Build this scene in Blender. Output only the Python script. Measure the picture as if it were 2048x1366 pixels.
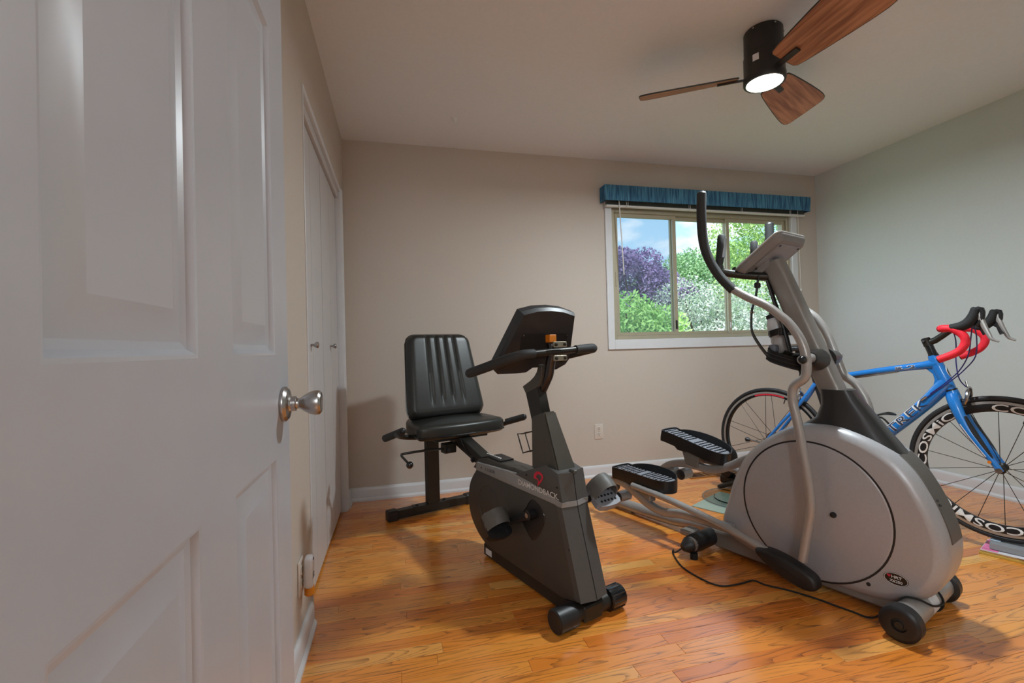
import bpy, bmesh, math, random
import numpy as np
from mathutils import Vector, Matrix
random.seed(7); np.random.seed(7)
for o in list(bpy.data.objects): bpy.data.objects.remove(o)
COL = bpy.context.scene.collection
SC = bpy.context.scene
PI = math.pi
def s2l(c):
    return tuple((x/255/12.92 if x/255 <= .04045 else ((x/255+.055)/1.055)**2.4) for x in c)

# ------------------------------------------------------------------ camera
F_PX, YAW, PITCH, ROLL, CAM_H = 927.46, 0.243009, 0.011241, -0.026039, 1.01086
cam_d = bpy.data.cameras.new('camera'); cam = bpy.data.objects.new('camera', cam_d); COL.objects.link(cam)
cam_d.sensor_width = 36; cam_d.lens = F_PX*36/2048; cam_d.clip_start = .02; cam_d.clip_end = 300
fwd = Vector((math.sin(YAW)*math.cos(PITCH), math.cos(YAW)*math.cos(PITCH), math.sin(PITCH)))
rt = Vector((math.cos(YAW), -math.sin(YAW), 0)); up = rt.cross(fwd)
cr, sr = math.cos(ROLL), math.sin(ROLL)
r2 = rt*cr+up*sr; u2 = up*cr-rt*sr
cam.matrix_world = Matrix(((r2.x, u2.x, -fwd.x, 0), (r2.y, u2.y, -fwd.y, 0), (r2.z, u2.z, -fwd.z, CAM_H), (0, 0, 0, 1)))
SC.camera = cam
# ------------------------------------------------------------------ world, sun, exposure
SC.view_settings.view_transform = 'Standard'; SC.view_settings.look = 'None'
SC.view_settings.gamma = 1; SC.view_settings.use_curve_mapping = False
SC.view_settings.exposure = 0.08
SKY_STRENGTH = 2.3
SUN_STRENGTH = 4.5
FAN_LAMP = 35.0
HALL_FILL = 62.0  # power of the added fill lamp in the hall, out of view
world = bpy.data.worlds.new('world'); SC.world = world; world.use_nodes = True
wt = world.node_tree; wt.nodes.clear()
def wn(t, **k):
    n = wt.nodes.new(t)
    for a, b in k.items(): setattr(n, a, b)
    return n
wo = wn('ShaderNodeOutputWorld'); wb = wn('ShaderNodeBackground'); wb.inputs[1].default_value = SKY_STRENGTH
tc = wn('ShaderNodeTexCoord'); sep = wn('ShaderNodeSeparateXYZ'); wt.links.new(tc.outputs['Generated'], sep.inputs[0])
ramp = wn('ShaderNodeValToRGB'); wt.links.new(sep.outputs['Z'], ramp.inputs[0])
ramp.color_ramp.elements[0].position = 0.0; ramp.color_ramp.elements[0].color = (.52, .62, .70, 1)
ramp.color_ramp.elements[1].position = .6; ramp.color_ramp.elements[1].color = (.16, .34, .62, 1)
e = ramp.color_ramp.elements.new(.22); e.color = (.33, .52, .68, 1)
mp = wn('ShaderNodeMapping'); mp.inputs['Scale'].default_value = (5, 5, 11); wt.links.new(tc.outputs['Generated'], mp.inputs[0])
nz = wn('ShaderNodeTexNoise'); nz.inputs['Scale'].default_value = 1.1; nz.inputs['Detail'].default_value = 7; nz.inputs['Roughness'].default_value = .55
wt.links.new(mp.outputs[0], nz.inputs['Vector'])
cr_ = wn('ShaderNodeValToRGB'); cr_.color_ramp.elements[0].position = .47; cr_.color_ramp.elements[1].position = .60
wt.links.new(nz.outputs['Fac'], cr_.inputs[0])
mx = wn('ShaderNodeMixRGB'); mx.inputs[2].default_value = (.72, .74, .76, 1)
wt.links.new(cr_.outputs[0], mx.inputs[0]); wt.links.new(ramp.outputs[0], mx.inputs[1]); wt.links.new(mx.outputs[0], wb.inputs[0])
wt.links.new(wb.outputs[0], wo.inputs[0])
sun_d = bpy.data.lights.new('sun', 'SUN'); sun_d.energy = SUN_STRENGTH; sun_d.angle = .02; sun_d.color = (1, .95, .86)
sun = bpy.data.objects.new('sun', sun_d); COL.objects.link(sun); sun.location = (0, -6, 12)
sun.rotation_euler = Vector((.55, .75, -.95)).to_track_quat('-Z', 'Y').to_euler()

# ------------------------------------------------------------------ materials
MATS = {}
def material(name, rgb, rough=.5, metal=0.0, var=.06, scale=30, bump=0.0, spec=.5, coat=0.0, emit=None, lin=False):
    if name in MATS: return MATS[name]
    m = bpy.data.materials.new(name); m.use_nodes = True; nt = m.node_tree; b = nt.nodes['Principled BSDF']
    c = rgb if lin else s2l(rgb)
    b.inputs['Roughness'].default_value = rough; b.inputs['Metallic'].default_value = metal
    b.inputs['Specular IOR Level'].default_value = spec; b.inputs['Coat Weight'].default_value = coat
    b.inputs['Coat Roughness'].default_value = .08
    t = nt.nodes.new('ShaderNodeTexCoord'); n = nt.nodes.new('ShaderNodeTexNoise'); n.inputs['Scale'].default_value = scale; n.inputs['Detail'].default_value = 4
    nt.links.new(t.outputs['Object'], n.inputs['Vector'])
    r = nt.nodes.new('ShaderNodeValToRGB')
    r.color_ramp.elements[0].position = .3; r.color_ramp.elements[1].position = .7
    r.color_ramp.elements[0].color = tuple(x*(1-var) for x in c)+(1,); r.color_ramp.elements[1].color = tuple(min(1, x*(1+var)) for x in c)+(1,)
    nt.links.new(n.outputs['Fac'], r.inputs[0]); nt.links.new(r.outputs[0], b.inputs['Base Color'])
    if bump:
        bp = nt.nodes.new('ShaderNodeBump'); bp.inputs['Strength'].default_value = bump; bp.inputs['Distance'].default_value = .002
        nt.links.new(n.outputs['Fac'], bp.inputs['Height']); nt.links.new(bp.outputs[0], b.inputs['Normal'])
    if emit:
        b.inputs['Emission Color'].default_value = emit[0]+(1,); b.inputs['Emission Strength'].default_value = emit[1]
    MATS[name] = m; return m
M = material
wall_paint = M('wall_paint', (202, 191, 180), .6, var=.015, scale=90, bump=.05, spec=.3)
wall_paint_daylight_tint = M('wall_side_daylight_tint', (212, 219, 217), .55, var=.015, scale=90, bump=.05, spec=.35)  # cool cast of the window daylight is mixed into this wall colour
ceil_paint = M('ceiling_paint', (236, 240, 246), .85, var=.015, scale=60, bump=.04, spec=.2)  # white ceiling, cool daylight tint included in its colour
trim_paint = M('trim_paint', (220, 221, 224), .32, var=.015, scale=20, spec=.5)
door_paint = M('door_paint', (192, 197, 206), .3, var=.015, scale=12, spec=.5)  # white door with the bluish daylight cast put into its paint
closet_paint = M('closet_paint', (206, 203, 203), .4, var=.015, scale=12)
dark_gap = M('dark_gap', (26, 20, 16), .9, var=.1)
black_plastic = M('black_plastic', (28, 28, 30), .42, var=.12, scale=60, bump=.05)
black_rubber = M('black_rubber', (24, 24, 25), .75, var=.15, scale=80, bump=.1)
black_gloss = M('black_gloss', (20, 21, 24), .22, var=.05, coat=.3)
black_metal = M('black_metal', (44, 42, 38), .38, metal=.35, var=.08)
charcoal = M('charcoal_plastic', (66, 62, 57), .5, var=.05, scale=200, bump=.08)
charcoal_mid = M('charcoal_mid', (78, 77, 75), .48, var=.05, scale=200, bump=.08)
grey_stripe = M('grey_stripe', (146, 146, 146), .42, metal=.1, var=.03)
tower_grey = M('tower_grey', (80, 76, 69), .42, metal=.25, var=.04)
chrome = M('chrome', (190, 190, 195), .16, metal=1, var=.02)
satin_nickel = M('satin_nickel', (178, 174, 172), .27, metal=1, var=.03)
steel_plate = M('steel_plate', (150, 142, 125), .4, metal=.8, var=.06)
silver_paint = M('silver_paint', (166, 163, 161), .34, metal=.35, var=.03)
silver_dark = M('silver_dark', (138, 134, 130), .38, metal=.3, var=.03)
shroud_grey = M('shroud_grey', (174, 174, 178), .36, metal=.2, var=.03, scale=120, coat=.15)
shroud_disc = M('shroud_disc', (168, 167, 171), .4, metal=.15, var=.03, scale=120, coat=.1)
boot_dark = M('boot_dark', (36, 35, 36), .33, var=.06, coat=.2)
console_grey = M('console_grey', (128, 125, 124), .5, var=.03)
console_face = M('console_face', (60, 66, 72), .3, var=.2)
foam_black = M('foam_black', (42, 43, 44), .7, var=.12, scale=120, bump=.12)
vinyl = M('vinyl_black', (40, 40, 37), .36, var=.1, scale=160, bump=.06, spec=.5)
pedal_top = M('pedal_top', (136, 138, 146), .5, var=.08)
strap_grey = M('strap_grey', (96, 94, 90), .5, var=.08)
orange_plastic = M('orange_plastic', (214, 122, 20), .4)
white_label = M('white_label', (226, 226, 230), .5, var=.03)
white_print = M('white_print', (224, 222, 220), .5, var=.02)
dark_print = M('dark_print', (42, 42, 44), .6)
red_print = M('red_print', (205, 30, 62), .5, var=.1)
blue_frame = M('blue_frame', (30, 122, 205), .25, var=.06, scale=9, coat=.6)
carbon = M('carbon', (30, 30, 32), .3, var=.35, scale=140, coat=.3)
red_tape = M('red_tape', (236, 32, 52), .6, var=.08, scale=60, bump=.15)
tire_black = M('tire_black', (34, 34, 37), .6, var=.12, scale=150, bump=.1)
rim_alloy = M('rim_alloy', (176, 172, 168), .35, metal=.6, var=.04)
blue_cable = M('blue_cable', (40, 40, 110), .4)
yellow_mark = M('yellow_mark', (235, 200, 30), .5)
red_decal = M('red_decal', (216, 40, 60), .4)
alu_tan = M('aluminium_tan', (184, 175, 152), .42, metal=.35, var=.03)
blind_white = M('blind_white', (224, 222, 218), .45, var=.02)
blind_slat = M('blind_slat', (150, 156, 150), .5, var=.05)
outlet_white = M('outlet_white', (216, 206, 196), .45, var=.02)
fan_black = M('fan_black', (38, 36, 35), .45, var=.06)
lens_lit = M('lens_lit', (255, 250, 240), .4, emit=((1, .93, .82), 9.0))
riser_grey = M('riser_grey', (140, 142, 146), .5, var=.04)
mag_yellow = M('mag_yellow', (196, 160, 70), .6, var=.12)
mag_pink = M('mag_pink', (236, 120, 170), .45, var=.3, scale=40)
paper_white = M('paper_white', (222, 218, 224), .6, var=.05)
pale_green = M('pale_green_glass', (160, 178, 164), .15, var=.05, scale=10)
wood_brown = M('register_wood', (150, 96, 44), .5, var=.2, scale=25)
wood_dark = M('register_dark', (74, 44, 24), .6, var=.2, scale=25)
bottle_white = M('bottle_white', (222, 224, 228), .35, var=.03)
amber_oil = M('amber_oil', (232, 146, 40), .2, var=.1)
olive_leg = M('olive_leg', (96, 80, 50), .5, metal=.3)

def wood_floor():
    m = bpy.data.materials.new('oak_plank'); m.use_nodes = True; nt = m.node_tree; N = nt.nodes; Lk = nt.links; b = N['Principled BSDF']
    geo = N.new('ShaderNodeNewGeometry'); oi = N.new('ShaderNodeObjectInfo')
    mul = N.new('ShaderNodeVectorMath'); mul.operation = 'MULTIPLY_ADD'
    comb = N.new('ShaderNodeCombineXYZ')
    for i, k in enumerate((37.0, 91.0, 53.0)):
        t = N.new('ShaderNodeMath'); t.operation = 'MULTIPLY'; t.inputs[1].default_value = k; Lk.new(oi.outputs['Random'], t.inputs[0]); Lk.new(t.outputs[0], comb.inputs[i])
    add = N.new('ShaderNodeVectorMath'); add.operation = 'ADD'; Lk.new(geo.outputs['Position'], add.inputs[0]); Lk.new(comb.outputs[0], add.inputs[1])
    def noise(sc, detail, dist=0.0, rough=.5):
        mpn = N.new('ShaderNodeMapping'); mpn.inputs['Scale'].default_value = sc; Lk.new(add.outputs[0], mpn.inputs[0])
        n = N.new('ShaderNodeTexNoise'); n.inputs['Scale'].default_value = 1; n.inputs['Detail'].default_value = detail; n.inputs['Distortion'].default_value = dist; n.inputs['Roughness'].default_value = rough
        Lk.new(mpn.outputs[0], n.inputs['Vector']); return n
    big = noise((1.5, 13, 1), 1.5, .25, .45)
    # growth rings: contour lines of a stretched noise
    mu = N.new('ShaderNodeMath'); mu.operation = 'MULTIPLY'; mu.inputs[1].default_value = 15.0; Lk.new(big.outputs['Fac'], mu.inputs[0])
    fr = N.new('ShaderNodeMath'); fr.operation = 'FRACT'; Lk.new(mu.outputs[0], fr.inputs[0])
    rr = N.new('ShaderNodeValToRGB'); cr = rr.color_ramp; cr.elements[0].position = 0; cr.elements[0].color = (1, 1, 1, 1)
    cr.elements[1].position = .42; cr.elements[1].color = (0, 0, 0, 1); x = cr.elements.new(.16); x.color = (.55, .55, .55, 1); x = cr.elements.new(.97); x.color = (.05, .05, .05, 1)
    Lk.new(fr.outputs[0], rr.inputs[0])
    pores = noise((9, 260, 1), 3, 0, .6)
    pr = N.new('ShaderNodeValToRGB'); pr.color_ramp.elements[0].position = .38; pr.color_ramp.elements[1].position = .62; Lk.new(pores.outputs['Fac'], pr.inputs[0])
    patch = noise((2.5, 6, 1), 2)
    # per plank tone
    tone = N.new('ShaderNodeValToRGB'); tr = tone.color_ramp
    tr.elements[0].position = 0; tr.elements[0].color = s2l((222, 122, 38))+(1,)
    tr.elements[1].position = 1; tr.elements[1].color = s2l((252, 186, 98))+(1,)
    for p, c in ((.25, (240, 146, 52)), (.5, (248, 166, 72)), (.75, (230, 132, 46))):
        x = tr.elements.new(p); x.color = s2l(c)+(1,)
    wn_ = N.new('ShaderNodeMath'); wn_.operation = 'MULTIPLY'; wn_.inputs[1].default_value = 7.31; Lk.new(oi.outputs['Random'], wn_.inputs[0])
    wf = N.new('ShaderNodeMath'); wf.operation = 'FRACT'; Lk.new(wn_.outputs[0], wf.inputs[0]); Lk.new(wf.outputs[0], tone.inputs[0])
    m1 = N.new('ShaderNodeMixRGB'); m1.blend_type = 'MIX'; m1.inputs[2].default_value = s2l((92, 38, 10))+(1,)
    f1 = N.new('ShaderNodeMath'); f1.operation = 'MULTIPLY'; Lk.new(rr.outputs[0], f1.inputs[0])
    f2 = N.new('ShaderNodeMath'); f2.operation = 'MULTIPLY_ADD'; f2.inputs[1].default_value = .8; f2.inputs[2].default_value = .1; Lk.new(pr.outputs[0], f2.inputs[0]); Lk.new(f2.outputs[0], f1.inputs[1])
    Lk.new(f1.outputs[0], m1.inputs[0]); Lk.new(tone.outputs[0], m1.inputs[1])
    m2 = N.new('ShaderNodeMixRGB'); m2.blend_type = 'MULTIPLY'; m2.inputs[0].default_value = .12; Lk.new(m1.outputs[0], m2.inputs[1])
    p2 = N.new('ShaderNodeValToRGB'); p2.color_ramp.elements[0].color = (.62, .5, .4, 1); p2.color_ramp.elements[0].position = .3; p2.color_ramp.elements[1].position = .62; Lk.new(patch.outputs['Fac'], p2.inputs[0])
    Lk.new(p2.outputs[0], m2.inputs[2]); Lk.new(m2.outputs[0], b.inputs['Base Color'])
    b.inputs['Roughness'].default_value = .4; b.inputs['Specular IOR Level'].default_value = .25
    b.inputs['Coat Weight'].default_value = 1; b.inputs['Coat Roughness'].default_value = .2; b.inputs['Coat IOR'].default_value = 1.8
    bp = N.new('ShaderNodeBump'); bp.inputs['Strength'].default_value = .12; bp.inputs['Distance'].default_value = .001; Lk.new(f1.outputs[0], bp.inputs['Height']); Lk.new(bp.outputs[0], b.inputs['Normal'])
    return m
oak = wood_floor()
def blade_wood():
    m = bpy.data.materials.new('blade_walnut'); m.use_nodes = True; nt = m.node_tree; N = nt.nodes; b = N['Principled BSDF']
    t = N.new('ShaderNodeTexCoord'); mpn = N.new('ShaderNodeMapping'); mpn.inputs['Scale'].default_value = (3, 40, 10); nt.links.new(t.outputs['Object'], mpn.inputs[0])
    n = N.new('ShaderNodeTexNoise'); n.inputs['Scale'].default_value = 1; n.inputs['Detail'].default_value = 4; n.inputs['Distortion'].default_value = .5; nt.links.new(mpn.outputs[0], n.inputs['Vector'])
    r = N.new('ShaderNodeValToRGB'); r.color_ramp.elements[0].position = .35; r.color_ramp.elements[0].color = s2l((138, 84, 54))+(1,)
    r.color_ramp.elements[1].position = .62; r.color_ramp.elements[1].color = s2l((196, 138, 98))+(1,)
    nt.links.new(n.outputs['Fac'], r.inputs[0]); nt.links.new(r.outputs[0], b.inputs['Base Color']); b.inputs['Roughness'].default_value = .45
    return m
walnut = blade_wood()
def ruched():
    m = bpy.data.materials.new('ruched_blue'); m.use_nodes = True; nt = m.node_tree; N = nt.nodes; b = N['Principled BSDF']
    t = N.new('ShaderNodeTexCoord'); mpn = N.new('ShaderNodeMapping'); mpn.inputs['Scale'].default_value = (120, 30, 6); nt.links.new(t.outputs['Object'], mpn.inputs[0])
    n = N.new('ShaderNodeTexNoise'); n.inputs['Scale'].default_value = 1; n.inputs['Detail'].default_value = 3; nt.links.new(mpn.outputs[0], n.inputs['Vector'])
    r = N.new('ShaderNodeValToRGB'); r.color_ramp.elements[0].position = .35; r.color_ramp.elements[0].color = s2l((26, 78, 118))+(1,)
    r.color_ramp.elements[1].position = .68; r.color_ramp.elements[1].color = s2l((92, 160, 192))+(1,)
    nt.links.new(n.outputs['Fac'], r.inputs[0]); nt.links.new(r.outputs[0], b.inputs['Base Color']); b.inputs['Roughness'].default_value = .6
    return m
ruche = ruched()
def thin(name, tint, refl, rough=.02, diffuse=None):
    m = bpy.data.materials.new(name); m.use_nodes = True; nt = m.node_tree; N = nt.nodes; N.remove(N['Principled BSDF']); out = N['Material Output']
    tr = N.new('ShaderNodeBsdfTransparent'); tr.inputs[0].default_value = tint+(1,)
    if diffuse: g = N.new('ShaderNodeBsdfDiffuse'); g.inputs[0].default_value = diffuse+(1,)
    else: g = N.new('ShaderNodeBsdfGlossy'); g.inputs['Roughness'].default_value = rough
    mxs = N.new('ShaderNodeMixShader'); nt.links.new(tr.outputs[0], mxs.inputs[1]); nt.links.new(g.outputs[0], mxs.inputs[2])
    if diffuse:
        mxs.inputs[0].default_value = refl
    else:
        mxs.inputs[0].default_value = refl
    nt.links.new(mxs.outputs[0], out.inputs[0]); return m
glass = thin('window_glass', (.93, .96, .95), .05)
screen_mesh = thin('insect_screen', (.86, .88, .92), .12, diffuse=(.45, .5, .58))
clear_disc = thin('clear_plastic', (.86, .88, .88), .1, rough=.1)
def leafmat(name, c0, c1):
    m = bpy.data.materials.new(name); m.use_nodes = True; nt = m.node_tree; N = nt.nodes; b = N['Principled BSDF']
    t = N.new('ShaderNodeTexCoord'); n = N.new('ShaderNodeTexNoise'); n.inputs['Scale'].default_value = 1.6; n.inputs['Detail'].default_value = 6; nt.links.new(t.outputs['Object'], n.inputs['Vector'])
    r = N.new('ShaderNodeValToRGB'); r.color_ramp.elements[0].position = .35; r.color_ramp.elements[0].color = s2l(c0)+(1,)
    r.color_ramp.elements[1].position = .65; r.color_ramp.elements[1].color = s2l(c1)+(1,)
    nt.links.new(n.outputs['Fac'], r.inputs[0]); nt.links.new(r.outputs[0], b.inputs['Base Color']); b.inputs['Roughness'].default_value = .6
    b.inputs['Subsurface Weight'].default_value = 0
    return m

# ------------------------------------------------------------------ mesh tools
class G:
    def __init__(s): s.v = []; s.f = []
    def add(s, vs, fs):
        k = len(s.v); s.v += [tuple(p) for p in vs]; s.f += [tuple(i+k for i in f) for f in fs]; return s
    def box(s, a, b, bev=0.0, seg=1):
        x0, y0, z0 = a; x1, y1, z1 = b
        vs = [(x0, y0, z0), (x1, y0, z0), (x1, y1, z0), (x0, y1, z0), (x0, y0, z1), (x1, y0, z1), (x1, y1, z1), (x0, y1, z1)]
        fs = [(0, 3, 2, 1), (4, 5, 6, 7), (0, 1, 5, 4), (1, 2, 6, 5), (2, 3, 7, 6), (3, 0, 4, 7)]
        if not bev: return s.add(vs, fs)
        bm = bmesh.new(); bv = [bm.verts.new(p) for p in vs]
        for f in fs: bm.faces.new([bv[i] for i in f])
        bmesh.ops.bevel(bm, geom=bm.edges[:], offset=bev, segments=seg, profile=.7, affect='EDGES')
        bm.verts.index_update(); s.add([p.co[:] for p in bm.verts], [[q.index for q in f.verts] for f in bm.faces]); bm.free(); return s
    def loft(s, rings, caps=True, closed=True):
        n = len(rings[0]); vs = [p for r in rings for p in r]; fs = []
        for i in range(len(rings)-1):
            for j in range(n if closed else n-1):
                a = i*n+j; b_ = i*n+(j+1) % n; fs.append((a, b_, b_+n, a+n))
        if caps: fs.append(tuple(range(n))[::-1]); fs.append(tuple((len(rings)-1)*n+j for j in range(n)))
        return s.add(vs, fs)
    def tube(s, path, r, n=10, sm=0, caps=True, flat=1.0, upv=(0, 0, 1)):
        P = [Vector(p) for p in (smooth(path, sm) if sm else path)]
        m_ = len(P)
        if hasattr(r, '__len__'):
            if len(r) != m_: r = [float(np.interp(i/(m_-1), np.linspace(0, 1, len(r)), r)) for i in range(m_)]
        else: r = [r]*m_
        T = []
        for i in range(m_):
            t = (P[min(i+1, m_-1)]-P[max(i-1, 0)]); T.append(t.normalized() if t.length > 1e-9 else Vector((0, 0, 1)))
        ref = Vector(upv)
        if abs(T[0].dot(ref)) > .95: ref = Vector((1, 0, 0))
        a = (ref-T[0]*ref.dot(T[0])).normalized(); rings = []
        for i in range(m_):
            if i:
                q = T[i-1].rotation_difference(T[i]); a = q @ a; a = (a-T[i]*a.dot(T[i])).normalized()
            b_ = T[i].cross(a)
            rings.append([P[i]+a*(r[i]*math.cos(2*PI*k/n))+b_*(r[i]*flat*math.sin(2*PI*k/n)) for k in range(n)])
        return s.loft(rings, caps)
    def cyl(s, a, b, r, n=16, r2=None): return s.tube([a, b], [r, r if r2 is None else r2], n)
    def lathe(s, prof, o=(0, 0, 0), ax=(0, 0, 1), n=24):
        # prof: (radius, height along ax)
        z = Vector(ax).normalized(); x = z.orthogonal().normalized(); y = z.cross(x); o = Vector(o)
        return s.loft([[o+z*h+(x*math.cos(2*PI*k/n)+y*math.sin(2*PI*k/n))*max(r, 1e-5) for k in range(n)] for r, h in prof])
    def sphere(s, c, r, n=12, sq=(1, 1, 1)):
        c = Vector(c); rings = []
        for i in range(n//2+1):
            t = -PI/2+PI*i/(n//2); rr = max(math.cos(t), 1e-3)
            rings.append([c+Vector((rr*math.cos(2*PI*k/n)*r*sq[0], rr*math.sin(2*PI*k/n)*r*sq[1], math.sin(t)*r*sq[2])) for k in range(n)])
        return s.loft(rings)
    def prism(s, prof, x0, x1, rnd=0.0, steps=3):
        # prof: list of (y, z); extruded along x with rounded rims
        if not rnd: return s.loft([[(x, y, z) for y, z in prof] for x in (x0, x1)])
        rings = []
        for i in range(steps+1):
            t = PI/2*i/steps; q = offset(prof, -rnd*(1-math.sin(t))); rings.append([(x0+rnd*(1-math.cos(t)), y, z) for y, z in q])
        for i in range(steps, -1, -1):
            t = PI/2*i/steps; q = offset(prof, -rnd*(1-math.sin(t))); rings.append([(x1-rnd*(1-math.cos(t)), y, z) for y, z in q])
        return s.loft(rings)
    def torus(s, c, ax, R, r, n=48, m=8, flat=1.0):
        z = Vector(ax).normalized(); x = z.orthogonal().normalized(); y = z.cross(x); c = Vector(c); vs = []; fs = []
        for i in range(n):
            d = x*math.cos(2*PI*i/n)+y*math.sin(2*PI*i/n)
            for j in range(m): vs.append(c+d*(R+r*math.cos(2*PI*j/m))+z*(r*flat*math.sin(2*PI*j/m)))
        for i in range(n):
            for j in range(m):
                fs.append((i*m+j, ((i+1) % n)*m+j, ((i+1) % n)*m+(j+1) % m, i*m+(j+1) % m))
        return s.add(vs, fs)
    def ringloft(s, prof, c, ax, n=64):
        # closed ring: prof list of (radius, height), closed section
        z = Vector(ax).normalized(); x = z.orthogonal().normalized(); y = z.cross(x); c = Vector(c); m = len(prof); vs = []; fs = []
        for i in range(n):
            d = x*math.cos(2*PI*i/n)+y*math.sin(2*PI*i/n)
            for r, h in prof: vs.append(c+d*r+z*h)
        for i in range(n):
            for j in range(m): fs.append((i*m+j, ((i+1) % n)*m+j, ((i+1) % n)*m+(j+1) % m, i*m+(j+1) % m))
        return s.add(vs, fs)
def smooth(P, k):
    P = [Vector(p) for p in P]; out = []
    for i in range(len(P)-1):
        a = P[max(i-1, 0)]; b = P[i]; c = P[i+1]; d = P[min(i+2, len(P)-1)]
        for j in range(k):
            t = j/k; out.append(.5*((2*b)+(c-a)*t+(2*a-5*b+4*c-d)*t*t+(3*b-a-3*c+d)*t**3))
    out.append(P[-1]); return out
def offset(prof, d):
    n = len(prof); out = []; A = sum(prof[i][0]*prof[(i+1) % n][1]-prof[(i+1) % n][0]*prof[i][1] for i in range(n)); sg = 1 if A > 0 else -1
    for i in range(n):
        a = Vector(prof[i-1]); b = Vector(prof[i]); c = Vector(prof[(i+1) % n]); e1 = (b-a).normalized(); e2 = (c-b).normalized()
        n1 = Vector((e1.y, -e1.x))*sg; n2 = Vector((e2.y, -e2.x))*sg; m = n1+n2
        m = m/max(m.length_squared, .6)*2 if m.length > 1e-6 else n1
        out.append(tuple(b+m*d))
    return out
def smooth2(prof, k):
    n = len(prof); out = []
    for i in range(n):
        a, b, c, d = [Vector(prof[(i+j) % n]) for j in (-1, 0, 1, 2)]
        for j in range(k):
            t = j/k; out.append(tuple(.5*((2*b)+(c-a)*t+(2*a-5*b+4*c-d)*t*t+(3*b-a-3*c+d)*t**3)))
    return out
def obj(name, g, mat, parent=None, ang=35):
    me = bpy.data.meshes.new(name); me.from_pydata(g.v, [], g.f)
    bm = bmesh.new(); bm.from_mesh(me); bmesh.ops.recalc_face_normals(bm, faces=bm.faces[:]); bm.to_mesh(me); bm.free()
    if ang:
        me.shade_smooth(); me.set_sharp_from_angle(angle=math.radians(ang))
    me.materials.append(mat); o = bpy.data.objects.new(name, me); COL.objects.link(o)
    if parent: o.parent = parent
    return o
def tag(o, label, cat, group=None):
    o['label'] = label; o['category'] = cat
    if group: o['group'] = group
    return o
def struct(o): o['kind'] = 'structure'; return o
def thing(name, label, cat, loc=(0, 0, 0), rz=0, group=None):
    o = bpy.data.objects.new(name, None); COL.objects.link(o); o.location = loc; o.rotation_euler = (0, 0, rz); o.empty_display_size = .1
    return tag(o, label, cat, group)
def rrect(w, h, r, n=5):
    out = []
    for cx, cy, a0 in ((w-r, h-r, 0), (-w+r, h-r, PI/2), (-w+r, -h+r, PI), (w-r, -h+r, 1.5*PI)):
        for i in range(n+1): a = a0+PI/2*i/n; out.append((cx+r*math.cos(a), cy+r*math.sin(a)))
    return out
def textmesh(txt, size=1.0, bold=0.0, shear=0.0):
    cu = bpy.data.curves.new('txt', 'FONT'); cu.body = txt; cu.size = size; cu.offset = bold; cu.shear = shear; cu.resolution_u = 3
    to = bpy.data.objects.new('txt', cu); COL.objects.link(to)
    dg = bpy.context.evaluated_depsgraph_get(); me = bpy.data.meshes.new_from_object(to.evaluated_get(dg))
    bpy.data.objects.remove(to); bm = bmesh.new(); bm.from_mesh(me)
    bmesh.ops.triangulate(bm, faces=bm.faces[:]); bmesh.ops.subdivide_edges(bm, edges=[e for e in bm.edges if e.calc_length() > size*.16], cuts=3)
    bmesh.ops.triangulate(bm, faces=bm.faces[:])
    bm.verts.index_update(); V = [p.co[:2] for p in bm.verts]; Fc = [[q.index for q in f.verts] for f in bm.faces]; bm.free()
    x0 = min(p[0] for p in V); x1 = max(p[0] for p in V); y0 = min(p[1] for p in V); y1 = max(p[1] for p in V)
    return V, Fc, (x0, x1, y0, y1)
def textobj(name, txt, mapf, mat, parent, bold=0.0, shear=0.0):
    # mapf maps normalised (s 0..1 along, t 0..1 up) to a local point
    V, Fc, (x0, x1, y0, y1) = textmesh(txt, 1.0, bold, shear)
    g = G().add([mapf((x-x0)/(x1-x0), (y-y0)/(y1-y0)) for x, y in V], Fc)
    return obj(name, g, mat, parent, ang=0)

# ------------------------------------------------------------------ room shell
L, R, D, H = .332, 3.593, 3.2916, 2.44
Y0 = .22            # inner face of the wall with the doorway
WX0, WX1, WZ0, WZ1 = 1.628, 3.318, 1.04, 2.13   # window opening
floor = struct(obj('floor', G().box((-1.6, -2.0, -.08), (R+.15, D+.15, -.012)), dark_gap))
# oak strips, each its own board
rows = []
pw = .0572; y = D-.004; n_pl = 0
while y-pw > Y0-.12:
    rows.append(y); y -= pw
for ri, y1 in enumerate(rows):
    x = -L-.06-random.random()*.55
    while x < R:
        ln = random.choice((.42, .58, .7, .85, .95, 1.1))+random.random()*.12
        a = max(x, -L-.08); b = min(x+ln, R)
        if R-b < .18: b = R
        if b-a > .05 and n_pl < 300:
            g = G(); z1 = random.uniform(-.0003, .0003); e_ = .0008
            x0, x1_ = a+.0003, b-.0003; ya, yb = y1-pw+.0003, y1-.0003
            vs = [(x0, ya, -.012), (x1_, ya, -.012), (x1_, yb, -.012), (x0, yb, -.012), (x0, ya, z1-e_), (x1_, ya, z1-e_), (x1_, yb, z1-e_), (x0, yb, z1-e_),
                  (x0+e_, ya+e_, z1), (x1_-e_, ya+e_, z1), (x1_-e_, yb-e_, z1), (x0+e_, yb-e_, z1)]
            fs = [(0, 1, 5, 4), (1, 2, 6, 5), (2, 3, 7, 6), (3, 0, 4, 7), (4, 5, 9, 8), (5, 6, 10, 9), (6, 7, 11, 10), (7, 4, 8, 11), (8, 9, 10, 11)]
            obj('plank', g.add(vs, fs), oak, floor, ang=0); n_pl += 1
        x = b if b < R else R+1
hf = obj('hall_boards', G().box((-1.6, -2.0, -.012), (R, Y0-.1, 0)), oak, floor); hf['kind'] = 'stuff'
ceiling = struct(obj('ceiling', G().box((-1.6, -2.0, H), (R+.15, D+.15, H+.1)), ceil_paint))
g = G(); T = .14
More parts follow.
